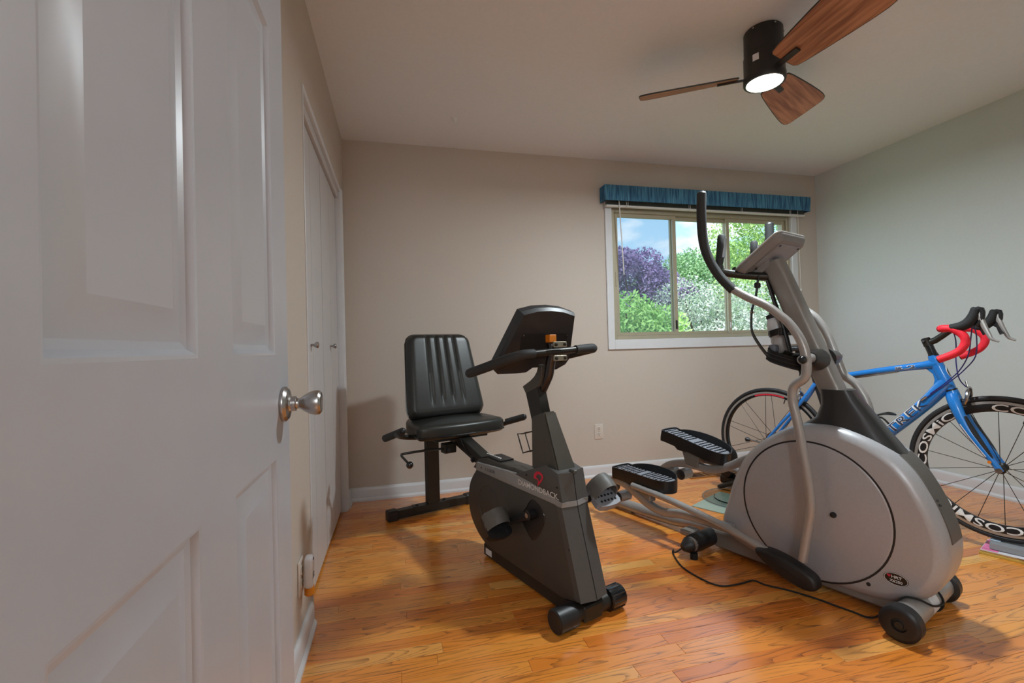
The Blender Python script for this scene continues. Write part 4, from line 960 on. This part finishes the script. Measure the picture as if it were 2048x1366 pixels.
# folded pouch of cable lying on the holder
cbn = thing('cable_bundle', 'black folded cable bundle stuffed at the foot of the bottle holder', 'cable', elw((-.05, .43, .905)), math.radians(20))
for i in range(6):
    w = .045-.003*(i % 3); z_ = .008+i*.0085
    obj('cable_loop', G().tube([(-.03+.004*i, .05, z_+.018), (.02, .055-.004*i, z_+.016), (.055, .01, z_), (.045, -.05, z_-.018), (.0, -.075+.004*i, z_-.03), (-.03, -.04, z_-.018), (-.042, .02, z_+.004), (-.03+.004*i, .05, z_+.018)], .0055, 8, sm=4), black_rubber if i % 2 else M('cable_navy', (30, 34, 44), .5), cbn)
obj('plug', G().box((-.01, .025, .052), (.03, .055, .085), .006), M('plug_grey', (120, 124, 134), .4), cbn)
obj('cable_tail', G().tube([(-.03, -.075, -.01), (-.045, -.09, -.03), (-.05, -.092, -.05)], .004, 6, sm=3).tube([(-.02, -.08, -.012), (-.03, -.10, -.034), (-.03, -.105, -.05)], .004, 6, sm=3), black_rubber, cbn)
# power cord on the floor
cord = [(-.262, .80, .05), (-.285, .83, .02), (-.24, .875, .0045), (-.278, .847, .004), (-.35, .747, .004), (-.378, .639, .004), (-.37, .552, .004), (-.295, .513, .004), (-.221, .494, .004), (-.216, .445, .004), (-.185, .369, .004), (-.165, .283, .004), (-.16, .213, .004), (-.155, .16, .004), (-.16, .10, .012), (-.15, .05, .06), (-.128, .018, .1075), (-.10, -.016, .108), (-.06, -.045, .085), (.0, -.05, .07), (.04, -.048, .062)]
pc = tag(obj('power_cord', G().tube([elw(p) for p in cord], .0034, 7, sm=5), black_rubber), 'thin black power cord snaking along the floor beside the elliptical', 'cord')

# ================================================================== road bike on a trainer
bk_ = thing('road_bike', 'blue road racing bike with red bar tape beside the right wall', 'bicycle', (2.318, 2.50, 0), math.radians(22.2))
RHZ, FHY, FHZ, WR = .368, -1.026, .388, .336
def wheel(name, cy, cz, deep, n_sp, parent):
    r_in = .262 if deep else .288
    prof = [(.311, -.010), (.311, .010), (.300, .0115), (.285, .0115 if not deep else .0125), (r_in, .004), (r_in-.001, 0), (r_in, -.004), (.285, -.0115 if not deep else -.0125), (.300, -.0115)]
    rim_ = obj(name, G().ringloft(prof, (0, cy, cz), (1, 0, 0), 80), carbon if deep else black_gloss, parent, ang=30)
    obj('tire', G().torus((0, cy, cz), (1, 0, 0), .3235, .0125, 80, 10), tire_black, rim_)
    for sx in (-1, 1): obj('brake_track', G().ringloft([(.311, 0), (.311, .0008), (.299, .0012), (.299, 0)], (sx*.0112, cy, cz), (sx, 0, 0), 80), rim_alloy, rim_)
    obj('hub', G().lathe([(.004, -.055), (.009, -.055), (.009, -.045), (.020, -.036), (.020, -.032), (.011, -.026), (.011, .026), (.020, .032), (.020, .036), (.009, .045), (.009, .055), (.004, .055)], (0, cy, cz), (1, 0, 0), 20), black_metal, rim_)
    for k in range(n_sp):
        sx = 1 if k % 2 else -1; a = 2*PI*k/n_sp+.16
        if not deep: a = 2*PI*(k//2)/(n_sp//2)+(.055 if k % 2 else -.055)+.28
        hub_a = a+(.0 if deep else (1.1 if k % 2 else -1.1)); 
        p0 = (sx*.033, cy+.019*math.cos(hub_a), cz+.019*math.sin(hub_a)); p1 = (sx*.003, cy+(r_in+.004)*math.cos(a), cz+(r_in+.004)*math.sin(a))
        obj('spoke', G().cyl(p0, p1, .0015, 5), black_metal, rim_)
    obj('valve', G().cyl((0, cy+(r_in+.004)*math.cos(1.9), cz+(r_in+.004)*math.sin(1.9)), (0, cy+(r_in-.035)*math.cos(1.9), cz+(r_in-.035)*math.sin(1.9)), .003, 8), black_metal, rim_)
    return rim_
fwh = wheel('front_wheel', FHY, FHZ, True, 18, bk_)
rwh = wheel('rear_wheel', 0, RHZ, False, 20, bk_)
def arc_text(txt, phi0, phi1, r0, r1, xs, cy, cz, parent, mat):
    # clockwise seen from the left side, letter tops outward
    def mp_(s, t):
        ph = math.radians(phi0+(phi1-phi0)*s); r = r0+(r1-r0)*t; x = -(.0127-.0087*max(0, (.285-r)/.023) if r < .285 else .0128-.0010*(r-.285)/.015)-.0008
        return (x, cy+r*math.cos(ph), cz+r*math.sin(ph))
    return textobj('rim_lettering', txt, mp_, mat, parent, bold=.012)
for e1 in (56, -40, -130, 148): arc_text('COSMiC', e1-63, e1, .264, .298, -1, FHY, FHZ, fwh, white_print)
for a0 in (186, 108):
    pts_ = [(-.0125, FHY+r*math.cos(math.radians(a)), FHZ+r*math.sin(math.radians(a))) for r in (.289, .299) for a in np.linspace(a0, a0+5, 5)]
    obj('rim_decal', G().add(pts_, [(i, i+1, i+6, i+5) for i in range(4)]), yellow_mark, fwh, ang=0)
for (a0, a1) in ((72, 108), (176, 205), (286, 312)):
    aa = np.linspace(math.radians(a0), math.radians(a1), 12); pts_ = [(-.0118, r*math.cos(a), RHZ+r*math.sin(a)) for r in (.289, .298) for a in aa]
    obj('rim_decal', G().add(pts_, [(i, i+1, i+13, i+12) for i in range(11)]), red_decal, rwh, ang=0)
# frame
HT, HB_ = (-.800, .912), (-.860, .742); BBk = (-.405, .285); STT = (-.262, .775)
frm = obj('head_tube', G().tube([(0, HT[0], HT[1]), (0, -.812, .87), (0, -.842, .79), (0, HB_[0], HB_[1])], [.022, .026, .027, .024], 18, sm=3), blue_frame, bk_)
obj('top_tube', G().tube([(0, -.815, .872), (0, -.77, .862), (0, -.70, .850), (0, -.58, .829), (0, -.44, .801), (0, -.265, .765)], [.028, .021, .018, .0165, .0155, .016], 16, sm=3), blue_frame, bk_)
obj('tube_underside', G().tube([(0, -.66, .833), (0, -.52, .806), (0, -.40, .781)], [.010, .013, .012], 10, sm=3), carbon, bk_)
obj('down_tube', G().tube([(0, -.850, .780), (0, -.815, .732), (0, -.765, .668), (0, -.69, .585), (0, -.60, .490), (0, BBk[0]-.02, BBk[1]+.01)], [.034, .033, .031, .030, .030, .028], 18, sm=3), blue_frame, bk_)
obj('head_gusset', G().prism([(-.812, .872), (-.74, .853), (-.776, .84), (-.797, .818), (-.803, .79), (-.797, .757), (-.77, .70), (-.84, .77)], -.012, .012, .006, 2), blue_frame, bk_)
obj('seat_tube', G().tube([(0, STT[0], STT[1]), (0, -.33, .53), (0, BBk[0], BBk[1])], [.017, .018, .022], 14, sm=3), carbon, bk_)
obj('bottom_bracket', G().cyl((-.04, BBk[0], BBk[1]), (.04, BBk[0], BBk[1]), .026, 18), blue_frame, bk_)
for sx in (-1, 1):
    obj('seat_stay', G().tube([(sx*.012, -.268, .745), (sx*.03, -.19, .625), (sx*.045, -.09, .50), (sx*.06, -.004, .385)], [.012, .011, .009, .008], 10, sm=3), blue_frame, bk_)
    obj('chain_stay', G().tube([(sx*.02, BBk[0], BBk[1]), (sx*.05, -.2, .33), (sx*.062, -.005, RHZ)], .011, 10, sm=3), blue_frame, bk_)
    obj('dropout', G().box((sx*.062-.004, -.02, RHZ-.02), (sx*.062+.004, .02, RHZ+.02), .003), satin_nickel, bk_)
obj('seat_post', G().tube([(0, -.262, .77), (0, -.235, .86), (0, -.213, .935)], .0145, 12), carbon, bk_)
sdl = slab(smooth2([(-.018, -.355), (.018, -.355), (.022, -.28), (.05, -.17), (.068, -.10), (.05, -.07), (0, -.08), (-.05, -.07), (-.068, -.10), (-.05, -.17), (-.022, -.28)], 3), lambda x, y: .968, lambda x, y: .938, .006, .012, black_plastic, 'saddle', bk_, 0)
obj('saddle_rail', G().box((-.01, -.26, .925), (.01, -.16, .942), .003), black_metal, sdl)
# fork
crown = obj('fork_crown', G().tube([(0, -.862, .742), (0, -.872, .70)], [.026, .03], 16), blue_frame, bk_)
obj('headset_ring', G().cyl((0, -.859, .745), (0, -.8615, .738), .0275, 20), black_gloss, bk_)
for sx in (-1, 1):
    fk = obj('fork_blade', G().tube([(sx*.012, -.868, .715), (sx*.03, -.880, .675), (sx*.042, -.915, .58), (sx*.05, -.965, .49), (sx*.054, -1.005, .425), (sx*.055, FHY-.004, FHZ-.006)], [.026, .025, .020, .016, .013, .012], 14, sm=4), blue_frame, bk_)
    obj('carbon_inlay', G().tube([(sx*.047, -.915, .622), (sx*.054, -.945, .555), (sx*.059, -.985, .48), (sx*.060, -1.005, .44)], [.008, .0115, .0085, .004], 8, sm=3), carbon, fk)
obj('quick_release', G().cyl((-.07, FHY, FHZ), (.07, FHY, FHZ), .007, 12).cyl((-.074, FHY, FHZ), (-.066, FHY, FHZ), .012, 14), satin_nickel, fwh)
obj('fork_tip_badge', G().cyl((-.071, FHY+.03, FHZ+.035), (-.066, FHY+.03, FHZ+.035), .007, 12), orange_plastic, fwh)
obj('fork_stripe', G().tube([(-.062, -.900, .585), (-.0665, -.94, .515), (-.068, -.985, .445)], .0018, 6, sm=3), white_print, fwh)
# brake calipers
def caliper(y_, z_, dirv):
    c_ = obj('brake_caliper', G().tube([(-.035, y_-.01, z_-.055), (-.04, y_-.02, z_-.02), (-.02, y_-.02, z_+.005), (.02, y_-.02, z_+.005), (.04, y_-.02, z_-.02), (.035, y_-.01, z_-.055)], [.006, .008, .009, .009, .008, .006], 8, sm=3), satin_nickel, bk_)
    obj('brake_arm', G().tube([(.0, y_-.025, z_), (-.025, y_-.03, z_+.02), (-.045, y_-.028, z_+.028)], [.008, .007, .005], 8, sm=2), satin_nickel, c_)
    obj('barrel_adjuster', G().cyl((-.012, y_-.02, z_+.02), (-.008, y_-.012, z_+.055), .0045, 8), satin_nickel, c_)
    for sx in (-1, 1): obj('brake_pad', G().box((sx*.022-.006, y_-.03, z_-.066), (sx*.022+.006, y_+.02, z_-.05), .002), black_rubber, c_)
caliper(-.905, .735, -1); caliper(-.165, .67, 1)
# cockpit
obj('spacer_stack', G().tube([(0, -.802, .908), (0, -.797, .924), (0, -.783, .966)], [.0225, .0185, .0175], 18), black_gloss, bk_)
obj('top_cap', G().cyl((0, -.775, .99), (0, -.772, 1.0), .017, 16).cyl((-.024, -.768, .985), (.0, -.772, .978), .006, 8), black_plastic, bk_)
obj('stem', G().tube([(0, -.784, .960), (0, -.772, .996)], .0195, 14).tube([(0, -.779, .975), (0, -.81, .988), (0, -.86, 1.03), (0, -.875, 1.04)], [.016, .0155, .0145, .017], 12, sm=2), black_metal, bk_)
hbar = obj('handlebar', G().tube([(-.21, -.872, 1.042), (-.12, -.868, 1.042), (0, -.868, 1.041), (.12, -.868, 1.042), (.21, -.872, 1.042)], .0135, 12, sm=2), black_metal, bk_)
for sx in (-1, 1):
    tp = obj('bar_tape', G().tube([(sx*.10, -.868, 1.042), (sx*.175, -.868, 1.042), (sx*.205, -.878, 1.043), (sx*.212, -.91, 1.041), (sx*.213, -.935, 1.024), (sx*.214, -.952, 1.003), (sx*.214, -.955, .975), (sx*.215, -.94, .945), (sx*.216, -.912, .923), (sx*.217, -.863, .899)], .0168, 14, sm=5), red_tape, hbar)
    for i, p in enumerate(smooth([(sx*.213, -.935, 1.024), (sx*.214, -.955, .975), (sx*.215, -.94, .945), (sx*.216, -.912, .923), (sx*.217, -.863, .899)], 4)[:-1]):
        pass
    obj('bar_plug', G().cyl((sx*.217, -.864, .8995), (sx*.217, -.860, .898), .0165, 14), black_plastic, tp)
    hd = obj('brake_hood', G().tube([(sx*.212, -.905, 1.045), (sx*.212, -.94, 1.049), (sx*.212, -.968, 1.066), (sx*.212, -.985, 1.098), (sx*.212, -.992, 1.125), (sx*.212, -.994, 1.13)], [.016, .021, .0225, .0195, .017, .008], 14, sm=4), black_rubber, hbar)
    obj('hood_front', G().tube([(sx*.212, -.980, 1.118), (sx*.212, -1.010, 1.122), (sx*.212, -1.008, 1.075), (sx*.212, -.99, 1.05)], [.012, .011, .011, .009], 10, sm=3), black_plastic, hd)
    obj('brake_lever', G().tube([(sx*.212, -1.000, 1.112), (sx*.211, -1.008, 1.075), (sx*.212, -1.020, 1.038), (sx*.214, -1.031, 1.008), (sx*.217, -1.040, .990), (sx*.22, -1.062, .978)], [.010, .012, .010, .0085, .007, .004], 10, sm=4), silver_paint, hd)
    obj('shift_paddle', G().tube([(sx*.207, -1.0, 1.06), (sx*.203, -1.008, 1.03), (sx*.200, -1.018, 1.012)], [.006, .006, .010], 8, sm=3), black_plastic, hd)
# cables
for pth in ([(-.05, -.885, 1.035), (-.035, -.892, .98), (-.03, -.889, .88), (-.024, -.897, .80), (-.01, -.918, .76)],
            [(.05, -.885, 1.035), (.02, -.905, .995), (-.02, -.905, .97), (-.03, -.895, .94)],
            [(-.2, -.978, 1.06), (-.16, -.965, 1.0), (-.10, -.945, .92), (-.06, -.91, .85), (-.034, -.865, .795), (-.034, -.79, .72)],
            [(-.2, -.982, 1.055), (-.15, -.982, 1.0), (-.08, -.965, .91), (-.045, -.92, .845), (-.034, -.87, .79), (-.034, -.775, .70)]):
    obj('cable', G().tube(pth, .0026, 7, sm=5), blue_cable, bk_)
obj('cable_adjuster', G().cyl((-.034, -.775, .705), (-.034, -.755, .685), .006, 8), satin_nickel, bk_)
# decals
def on_tube(u0, z0, u1, z1, h, r):
    du, dz = u1-u0, z1-z0; ln = math.hypot(du, dz); nu, nv_ = -dz/ln, du/ln
    if nv_ < 0: nu, nv_ = -nu, -nv_
    def f(s, t):
        w = (t-.5)*h; return (-math.sqrt(max(r*r-w*w, 1e-6))-.0008, u0+du*s+nu*w, z0+dz*s+nv_*w)
    return f
def deep(f, d): return lambda s, t: (f(s, t)[0]-d,)+f(s, t)[1:]
tdir = on_tube(-.612, .508, -.776, .684, .046, .0305)
def outline_text(name, txt, f, parent):
    textobj(name, txt, f, white_print, parent, bold=.04); textobj(name+'_fill', txt, lambda s, t: deep(f, .0014)(.012+.976*s, .06+.88*t), M('decal_dark', (48, 62, 88), .4), parent, bold=-.004)
dt_ = bpy.data.objects['down_tube']; tt_ = bpy.data.objects['top_tube']
outline_text('frame_lettering', 'TREK', tdir, dt_)
f2 = on_tube(-.60, .833, -.735, .857, .019, .0185)
outline_text('tube_lettering', '5.2', lambda s, t: f2(.35+.65*s, t), tt_)
hbp = [(.015*math.cos(a), .027*math.sin(a)) for a in np.linspace(0, 2*PI, 20, endpoint=False)]
for nm, k_, of_, mt in (('head_badge', 1.0, .0283, white_print), ('badge_field', .86, .0289, black_gloss)):
    obj(nm, G().loft([[(x_*k_, -.829+z_*k_*.353-of_+(x_*k_)**2*16+dd, .83+z_*k_) for x_, z_ in hbp] for dd in (0, .002)]), mt, frm, ang=0)
# drivetrain and bottle cage
cr1 = obj('chainring', G().ringloft([(.098, -.0015), (.101, 0), (.098, .0015), (.080, .0015), (.080, -.0015)], (.05, BBk[0], BBk[1]), (1, 0, 0), 48), black_metal, bk_)
for k in range(5):
    a = 2*PI*k/5; obj('spider_arm', G().cyl((.05, BBk[0], BBk[1]), (.05, BBk[0]+.085*math.cos(a), BBk[1]+.085*math.sin(a)), .006, 6), black_metal, cr1)
obj('crank_arm', G().tube([(.06, BBk[0], BBk[1]), (.07, BBk[0]-.12, BBk[1]+.12)], .011, 8), satin_nickel, bk_); obj('crank_arm', G().tube([(-.06, BBk[0], BBk[1]), (-.07, BBk[0]+.12, BBk[1]-.12)], .011, 8), satin_nickel, bk_)
for s_, dy_ in ((1, -.12), (-1, .12)): obj('bike_pedal', G().box((s_*.08-.005 if s_ > 0 else -.15, BBk[0]+dy_-.03, BBk[1]-dy_-.009), (.15 if s_ > 0 else -.075, BBk[0]+dy_+.03, BBk[1]-dy_+.009), .005), black_plastic, bk_)
obj('cassette', G().lathe([(.012, 0), (.048, 0), (.046, .006), (.040, .006), (.039, .014), (.032, .014), (.03, .024), (.025, .03), (.012, .03)], (.03, 0, RHZ), (1, 0, 0), 32), satin_nickel, rwh)
obj('derailleur', G().tube([(.06, .0, RHZ-.02), (.062, .03, RHZ-.06), (.06, .0, RHZ-.11)], .01, 8, sm=2), satin_nickel, bk_)
obj('bottle_cage', G().tube([(.0, -.61, .545), (.0, -.58, .575), (-.03, -.545, .578), (-.035, -.60, .60), (0, -.64, .597), (.035, -.60, .60), (.03, -.545, .578), (0, -.58, .575)], .005, 8, sm=3), black_plastic, bk_)

# indoor trainer under the rear wheel
tn = thing('bike_trainer', 'black indoor trainer stand clamping the rear wheel of the road bike', 'trainer', (2.318, 2.50, 0), math.radians(22.2))
obj('base_leg', G().tube([(-.27, -.21, .018), (-.22, -.11, .02), (-.12, .04, .12), (-.10, .0, RHZ)], .016, 10, sm=3), olive_leg, tn); obj('base_leg', G().tube([(.27, -.21, .018), (.22, -.11, .02), (.12, .04, .12), (.10, .0, RHZ)], .016, 10, sm=3), olive_leg, tn)
obj('rear_bar', G().tube([(-.10, .06, .14), (-.09, .31, .018), (.09, .31, .018), (.10, .06, .14)], .015, 10), black_metal, tn)
ax = obj('clamp', G().cyl((-.12, 0, RHZ), (-.068, 0, RHZ), .012, 14).cyl((.068, 0, RHZ), (.12, 0, RHZ), .012, 14), satin_nickel, tn)
obj('clamp_handle', G().tube([(-.118, 0, RHZ), (-.121, .06, RHZ+.005), (-.121, .075, RHZ+.008)], .006, 8), satin_nickel, ax); obj('handle_knob', G().lathe([(.006, 0), (.014, .016), (.016, .026), (.008, .034), (.001, .034)], (-.121, .072, RHZ+.006), (0, 1, .1), 14), black_plastic, ax)
ru = obj('resistance_unit', G().cyl((-.055, .285, .115), (.055, .285, .115), .035, 20).box((-.04, .20, .03), (.04, .34, .085), .01), black_plastic, tn)
obj('flywheel', G().lathe([(.001, .02), (.06, .02), (.075, .014), (.082, 0), (.075, -.014), (.001, -.014)], (-.085, .262, .235), (-1, 0, 0), 32), black_plastic, ru)
for k in range(4): obj('fin_ring', G().torus((-.106, .262, .235), (1, 0, 0), .022+.014*k, .0025, 28, 6), black_metal, ru)
obj('leg_foot', G().cyl((-.29, -.235, 0), (-.26, -.2, .035), .021, 12), black_rubber, tn); obj('leg_foot', G().cyl((.29, -.235, 0), (.26, -.2, .035), .021, 12), black_rubber, tn)

# riser block and magazines under the front wheel
fa = math.radians(22.2)
def bkw(p): return (2.318+p[0]*math.cos(fa)-p[1]*math.sin(fa), 2.50+p[0]*math.sin(fa)+p[1]*math.cos(fa), p[2])
def flat_thing(name, label, cat, x0, x1, y0, y1, z0):
    c = bkw(((x0+x1)/2, (y0+y1)/2, z0)); return thing(name, label, cat, c, fa), (x1-x0)/2, (y1-y0)/2
mg, hx, hy = flat_thing('magazine_stack', 'thin stack of yellow-edged magazines under the front wheel block', 'magazine', -.10, .085, -1.30, -.955, 0)
obj('pages', G().box((-hx, -hy, 0), (hx, hy, .011), .001), mag_yellow, mg, ang=0); obj('pages', G().box((-hx+.004, -hy+.006, .0112), (hx-.003, hy-.003, .018), .001), M('mag_tan', (176, 140, 86), .6, var=.15), mg, ang=0)
obj('cover', G().box((-hx+.006, -hy+.004, .0182), (hx-.002, hy-.004, .0198)), paper_white, mg, ang=0)
obj('cover_print', G().box((-hx+.012, hy-.06, .0198), (hx-.01, hy-.006, .0204)), mag_pink, mg, ang=0)
obj('loose_page', G().add([(-hx+.002, hy-.12, .021), (-hx+.05, hy-.10, .021), (-hx+.055, -hy+.02, .0225), (-hx-.004, -hy+.04, .023)], [(0, 1, 2, 3)]), paper_white, mg, ang=0)
rs_, hx, hy = flat_thing('wheel_riser_block', 'grey plastic riser block cradling the front bicycle wheel', 'riser block', -.066, .066, -1.27, -.985, .0235)
prof = [(-.066, 0), (.066, 0), (.062, .024), (.045, .0275), (.018, .0275), (.010, .021), (-.010, .021), (-.018, .0275), (-.045, .0275), (-.062, .024)]
obj('body', G().loft([[(a*k, y_, b) for a, b in prof] for y_, k in ((-hy, .94), (-hy+.012, 1), (hy-.012, 1), (hy, .94))]), riser_grey, rs_, ang=30)
obj('end_pad', G().box((-.012, hy-.03, .0215), (.012, hy+.006, .0275), .002), M('pale_blue_pad', (176, 200, 226), .5), rs_)

# floor bits by the window wall
fr_ = thing('floor_register', 'wooden floor register with open slats near the window wall', 'floor vent', (2.235, 3.085, 0))
g = G(); g.box((-.15, -.062, 0), (.15, -.045, .006), .001); g.box((-.15, .045, 0), (.15, .062, .006), .001); g.box((-.15, -.045, 0), (-.132, .045, .006), .001); g.box((.132, -.045, 0), (.15, .045, .006), .001); g.box((-.008, -.045, 0), (.008, .045, .006), .001)
obj('frame', g, wood_brown, fr_, ang=0); obj('well', G().box((-.132, -.045, 0), (.132, .045, .001)), wood_dark, fr_, ang=0)
for i in range(12):
    x = -.12+i*.0102 if i < 6 else .02+(i-5)*.0165
    obj('slat', G().box((x-.003, -.045, .001), (x+.003, .045, .005)), wood_dark if i < 6 else wood_brown, fr_, ang=0)
gs = thing('green_glass_sheet', 'pale green glass sheet flat on the floor behind the elliptical', 'glass sheet', (1.985, 2.46, 0), math.radians(-62))
obj('sheet', G().prism([(-.19, 0), (.19, 0), (.19, .005), (-.19, .005)], -.17, .17), pale_green, gs, ang=0)
dc = thing('clear_disc', 'round clear plastic disc resting on the pale green glass', 'disc', (2.09, 2.535, .0055))
obj('plate', G().lathe([(.001, 0), (.215, 0), (.22, .003), (.215, .006), (.19, .005), (.001, .005)], n=56), clear_disc, dc)
obj('printed_arc', G().tube([(.13*math.cos(a)-.02, .13*math.sin(a), .007) for a in np.linspace(2.2, 4.2, 16)], .004, 6, flat=.3), black_plastic, dc)
obj('rim_line', G().torus((0, 0, .005), (0, 0, 1), .212, .0022, 64, 6), M('rim_grey', (120, 120, 122), .4), dc)

# ================================================================== garden outside: trees and lawn
def foliage(blobs, n, size, seed, squash=.8):
    rng = np.random.default_rng(seed); vs = []; 
    w = np.array([b[3]**2 for b in blobs]); w = w/w.sum(); idx = rng.choice(len(blobs), n, p=w)
    B = np.array(blobs)[idx]; d = rng.normal(size=(n, 3)); d /= np.linalg.norm(d, axis=1)[:, None]; r = rng.uniform(.35, 1.05, n)**.5
    P = B[:, :3]+d*(r*B[:, 3])[:, None]*np.array([1, 1, squash])
    a = rng.normal(size=(n, 3)); a /= np.linalg.norm(a, axis=1)[:, None]; b = np.cross(a, rng.normal(size=(n, 3))); b /= np.linalg.norm(b, axis=1)[:, None]
    s = rng.uniform(.6, 1.3, n)[:, None]*size
    V = np.stack([P-a*s, P-b*s*.45, P+a*s, P+b*s*.45], 1).reshape(-1, 3)
    me = bpy.data.meshes.new('foliage'); me.vertices.add(4*n); me.vertices.foreach_set('co', V.astype(np.float32).ravel()); me.loops.add(4*n); me.loops.foreach_set('vertex_index', np.arange(4*n, dtype=np.int32))
    me.polygons.add(n); me.polygons.foreach_set('loop_start', np.arange(0, 4*n, 4, dtype=np.int32)); me.polygons.foreach_set('loop_total', np.full(n, 4, np.int32)); me.update(calc_edges=True); return me
def tree(name, label, base, blobs, n, size, mat, seed, trunk=.16):
    t = thing(name, label, 'tree', base, 0, 'trees outside the window')
    me = foliage([(x-base[0], y-base[1], z-base[2], r) for x, y, z, r in blobs], n, size, seed); me.materials.append(mat)
    o = bpy.data.objects.new('foliage', me); COL.objects.link(o); o.parent = t; o['kind'] = 'stuff'
    top = max(b[2] for b in blobs)-base[2]
    g = G().tube([(0, 0, 0), (.1, .05, top*.35), (-.05, .1, top*.7), (0, 0, top)], [trunk, trunk*.8, trunk*.5, trunk*.15], 8, sm=3)
    for k, (x, y_, z, r) in enumerate(blobs[:6]): g.tube([(0, 0, top*.35), ((x-base[0])*.5, (y_-base[1])*.5, (z-base[2])*.6), (x-base[0], y_-base[1], z-base[2])], [trunk*.4, trunk*.25, .02], 6)
    obj('trunk', g, M('bark', (84, 70, 60), .9, var=.2), t)
    return t
GZ = -3.2
struct(obj('lawn', G().add([(-30, D+1.2, GZ), (60, D+1.2, GZ), (60, 80, GZ), (-30, 80, GZ)], [(0, 1, 2, 3)]), M('grass', (96, 140, 70), .9, var=.25, scale=2), ang=0))
purple = leafmat('leaf_purple', (122, 100, 150), (186, 160, 206)); green = leafmat('leaf_green', (120, 164, 116), (176, 212, 156)); lime = leafmat('leaf_lime', (130, 190, 92), (190, 226, 136)); bloom = leafmat('leaf_bloom', (150, 184, 138), (226, 222, 222)); deepg = leafmat('leaf_deep', (104, 136, 108), (150, 178, 140))  # leaf colours paled to paint in the haze outside
def cluster(cx, cy, cz, rx, rz, k, r, seed):
    rng = random.Random(seed); return [(cx+rng.uniform(-1, 1)*rx, cy+rng.uniform(-.6, .6)*rx, cz+rng.uniform(-1, 1)*rz, r*rng.uniform(.7, 1.25)) for _ in range(k)]
tree('plum_tree', 'purple-leaved tree seen through the left window pane', (9.6, 16.5, GZ), cluster(9.2, 16.5, 3.3, 1.1, 1.1, 13, .8, 1)+cluster(11.0, 16.3, 2.7, .7, .7, 5, .55, 2), 15000, 0.072, purple, 11)
tree('shrub_tree', 'bright green leafy tree low in the left window pane', (5.2, 9.0, GZ), cluster(5.0, 9.0, .95, .8, .7, 9, .6, 3), 9000, 0.054, lime, 12)
tree('flowering_tree', 'pale blossoming tree filling the middle window pane', (9.0, 11.5, GZ), cluster(9.1, 11.4, 1.3, 1.6, 1.0, 18, .75, 4), 21000, 0.043, bloom, 13)
tree('broadleaf_tree', 'tall yellow-green tree seen through the right window pane', (13.6, 14.5, GZ), cluster(13.7, 14.5, 3.8, 1.5, 2.8, 20, 1.0, 5), 22500, 0.065, leafmat('leaf_yellowgreen', (142, 186, 98), (200, 224, 140)), 14)
tree('conifer_tree', 'soft grey-green tall tree behind the blossoming tree', (16.6, 21.5, GZ), cluster(16.6, 21.5, 3.8, 2.0, 1.9, 22, 1.15, 6), 22500, 0.086, green, 15)
tree('hedge_tree', 'hazy green tree beyond the purple-leaved tree', (17.0, 30.0, GZ), cluster(17.0, 30.0, 3.4, 3.2, 2.2, 22, 1.3, 7), 18000, 0.115, deepg, 16)
tree('garden_tree', 'broad green tree at the far right beyond the window', (25.0, 20.0, GZ), cluster(25.2, 20.0, 3.6, 3.0, 3.4, 24, 1.4, 8), 18000, 0.101, green, 17)
tree('garden_tree', 'green tree far left beyond the window wall', (1.5, 16.0, GZ), cluster(1.5, 16.0, 1.2, 3.0, 2.4, 20, 1.3, 9), 13500, 0.094, green, 18)
tree('garden_tree', 'round green tree standing left of the purple-leaved tree', (6.6, 24.0, GZ), cluster(6.6, 24.0, 2.0, 2.4, 2.2, 18, 1.3, 21), 12000, .10, deepg, 19)
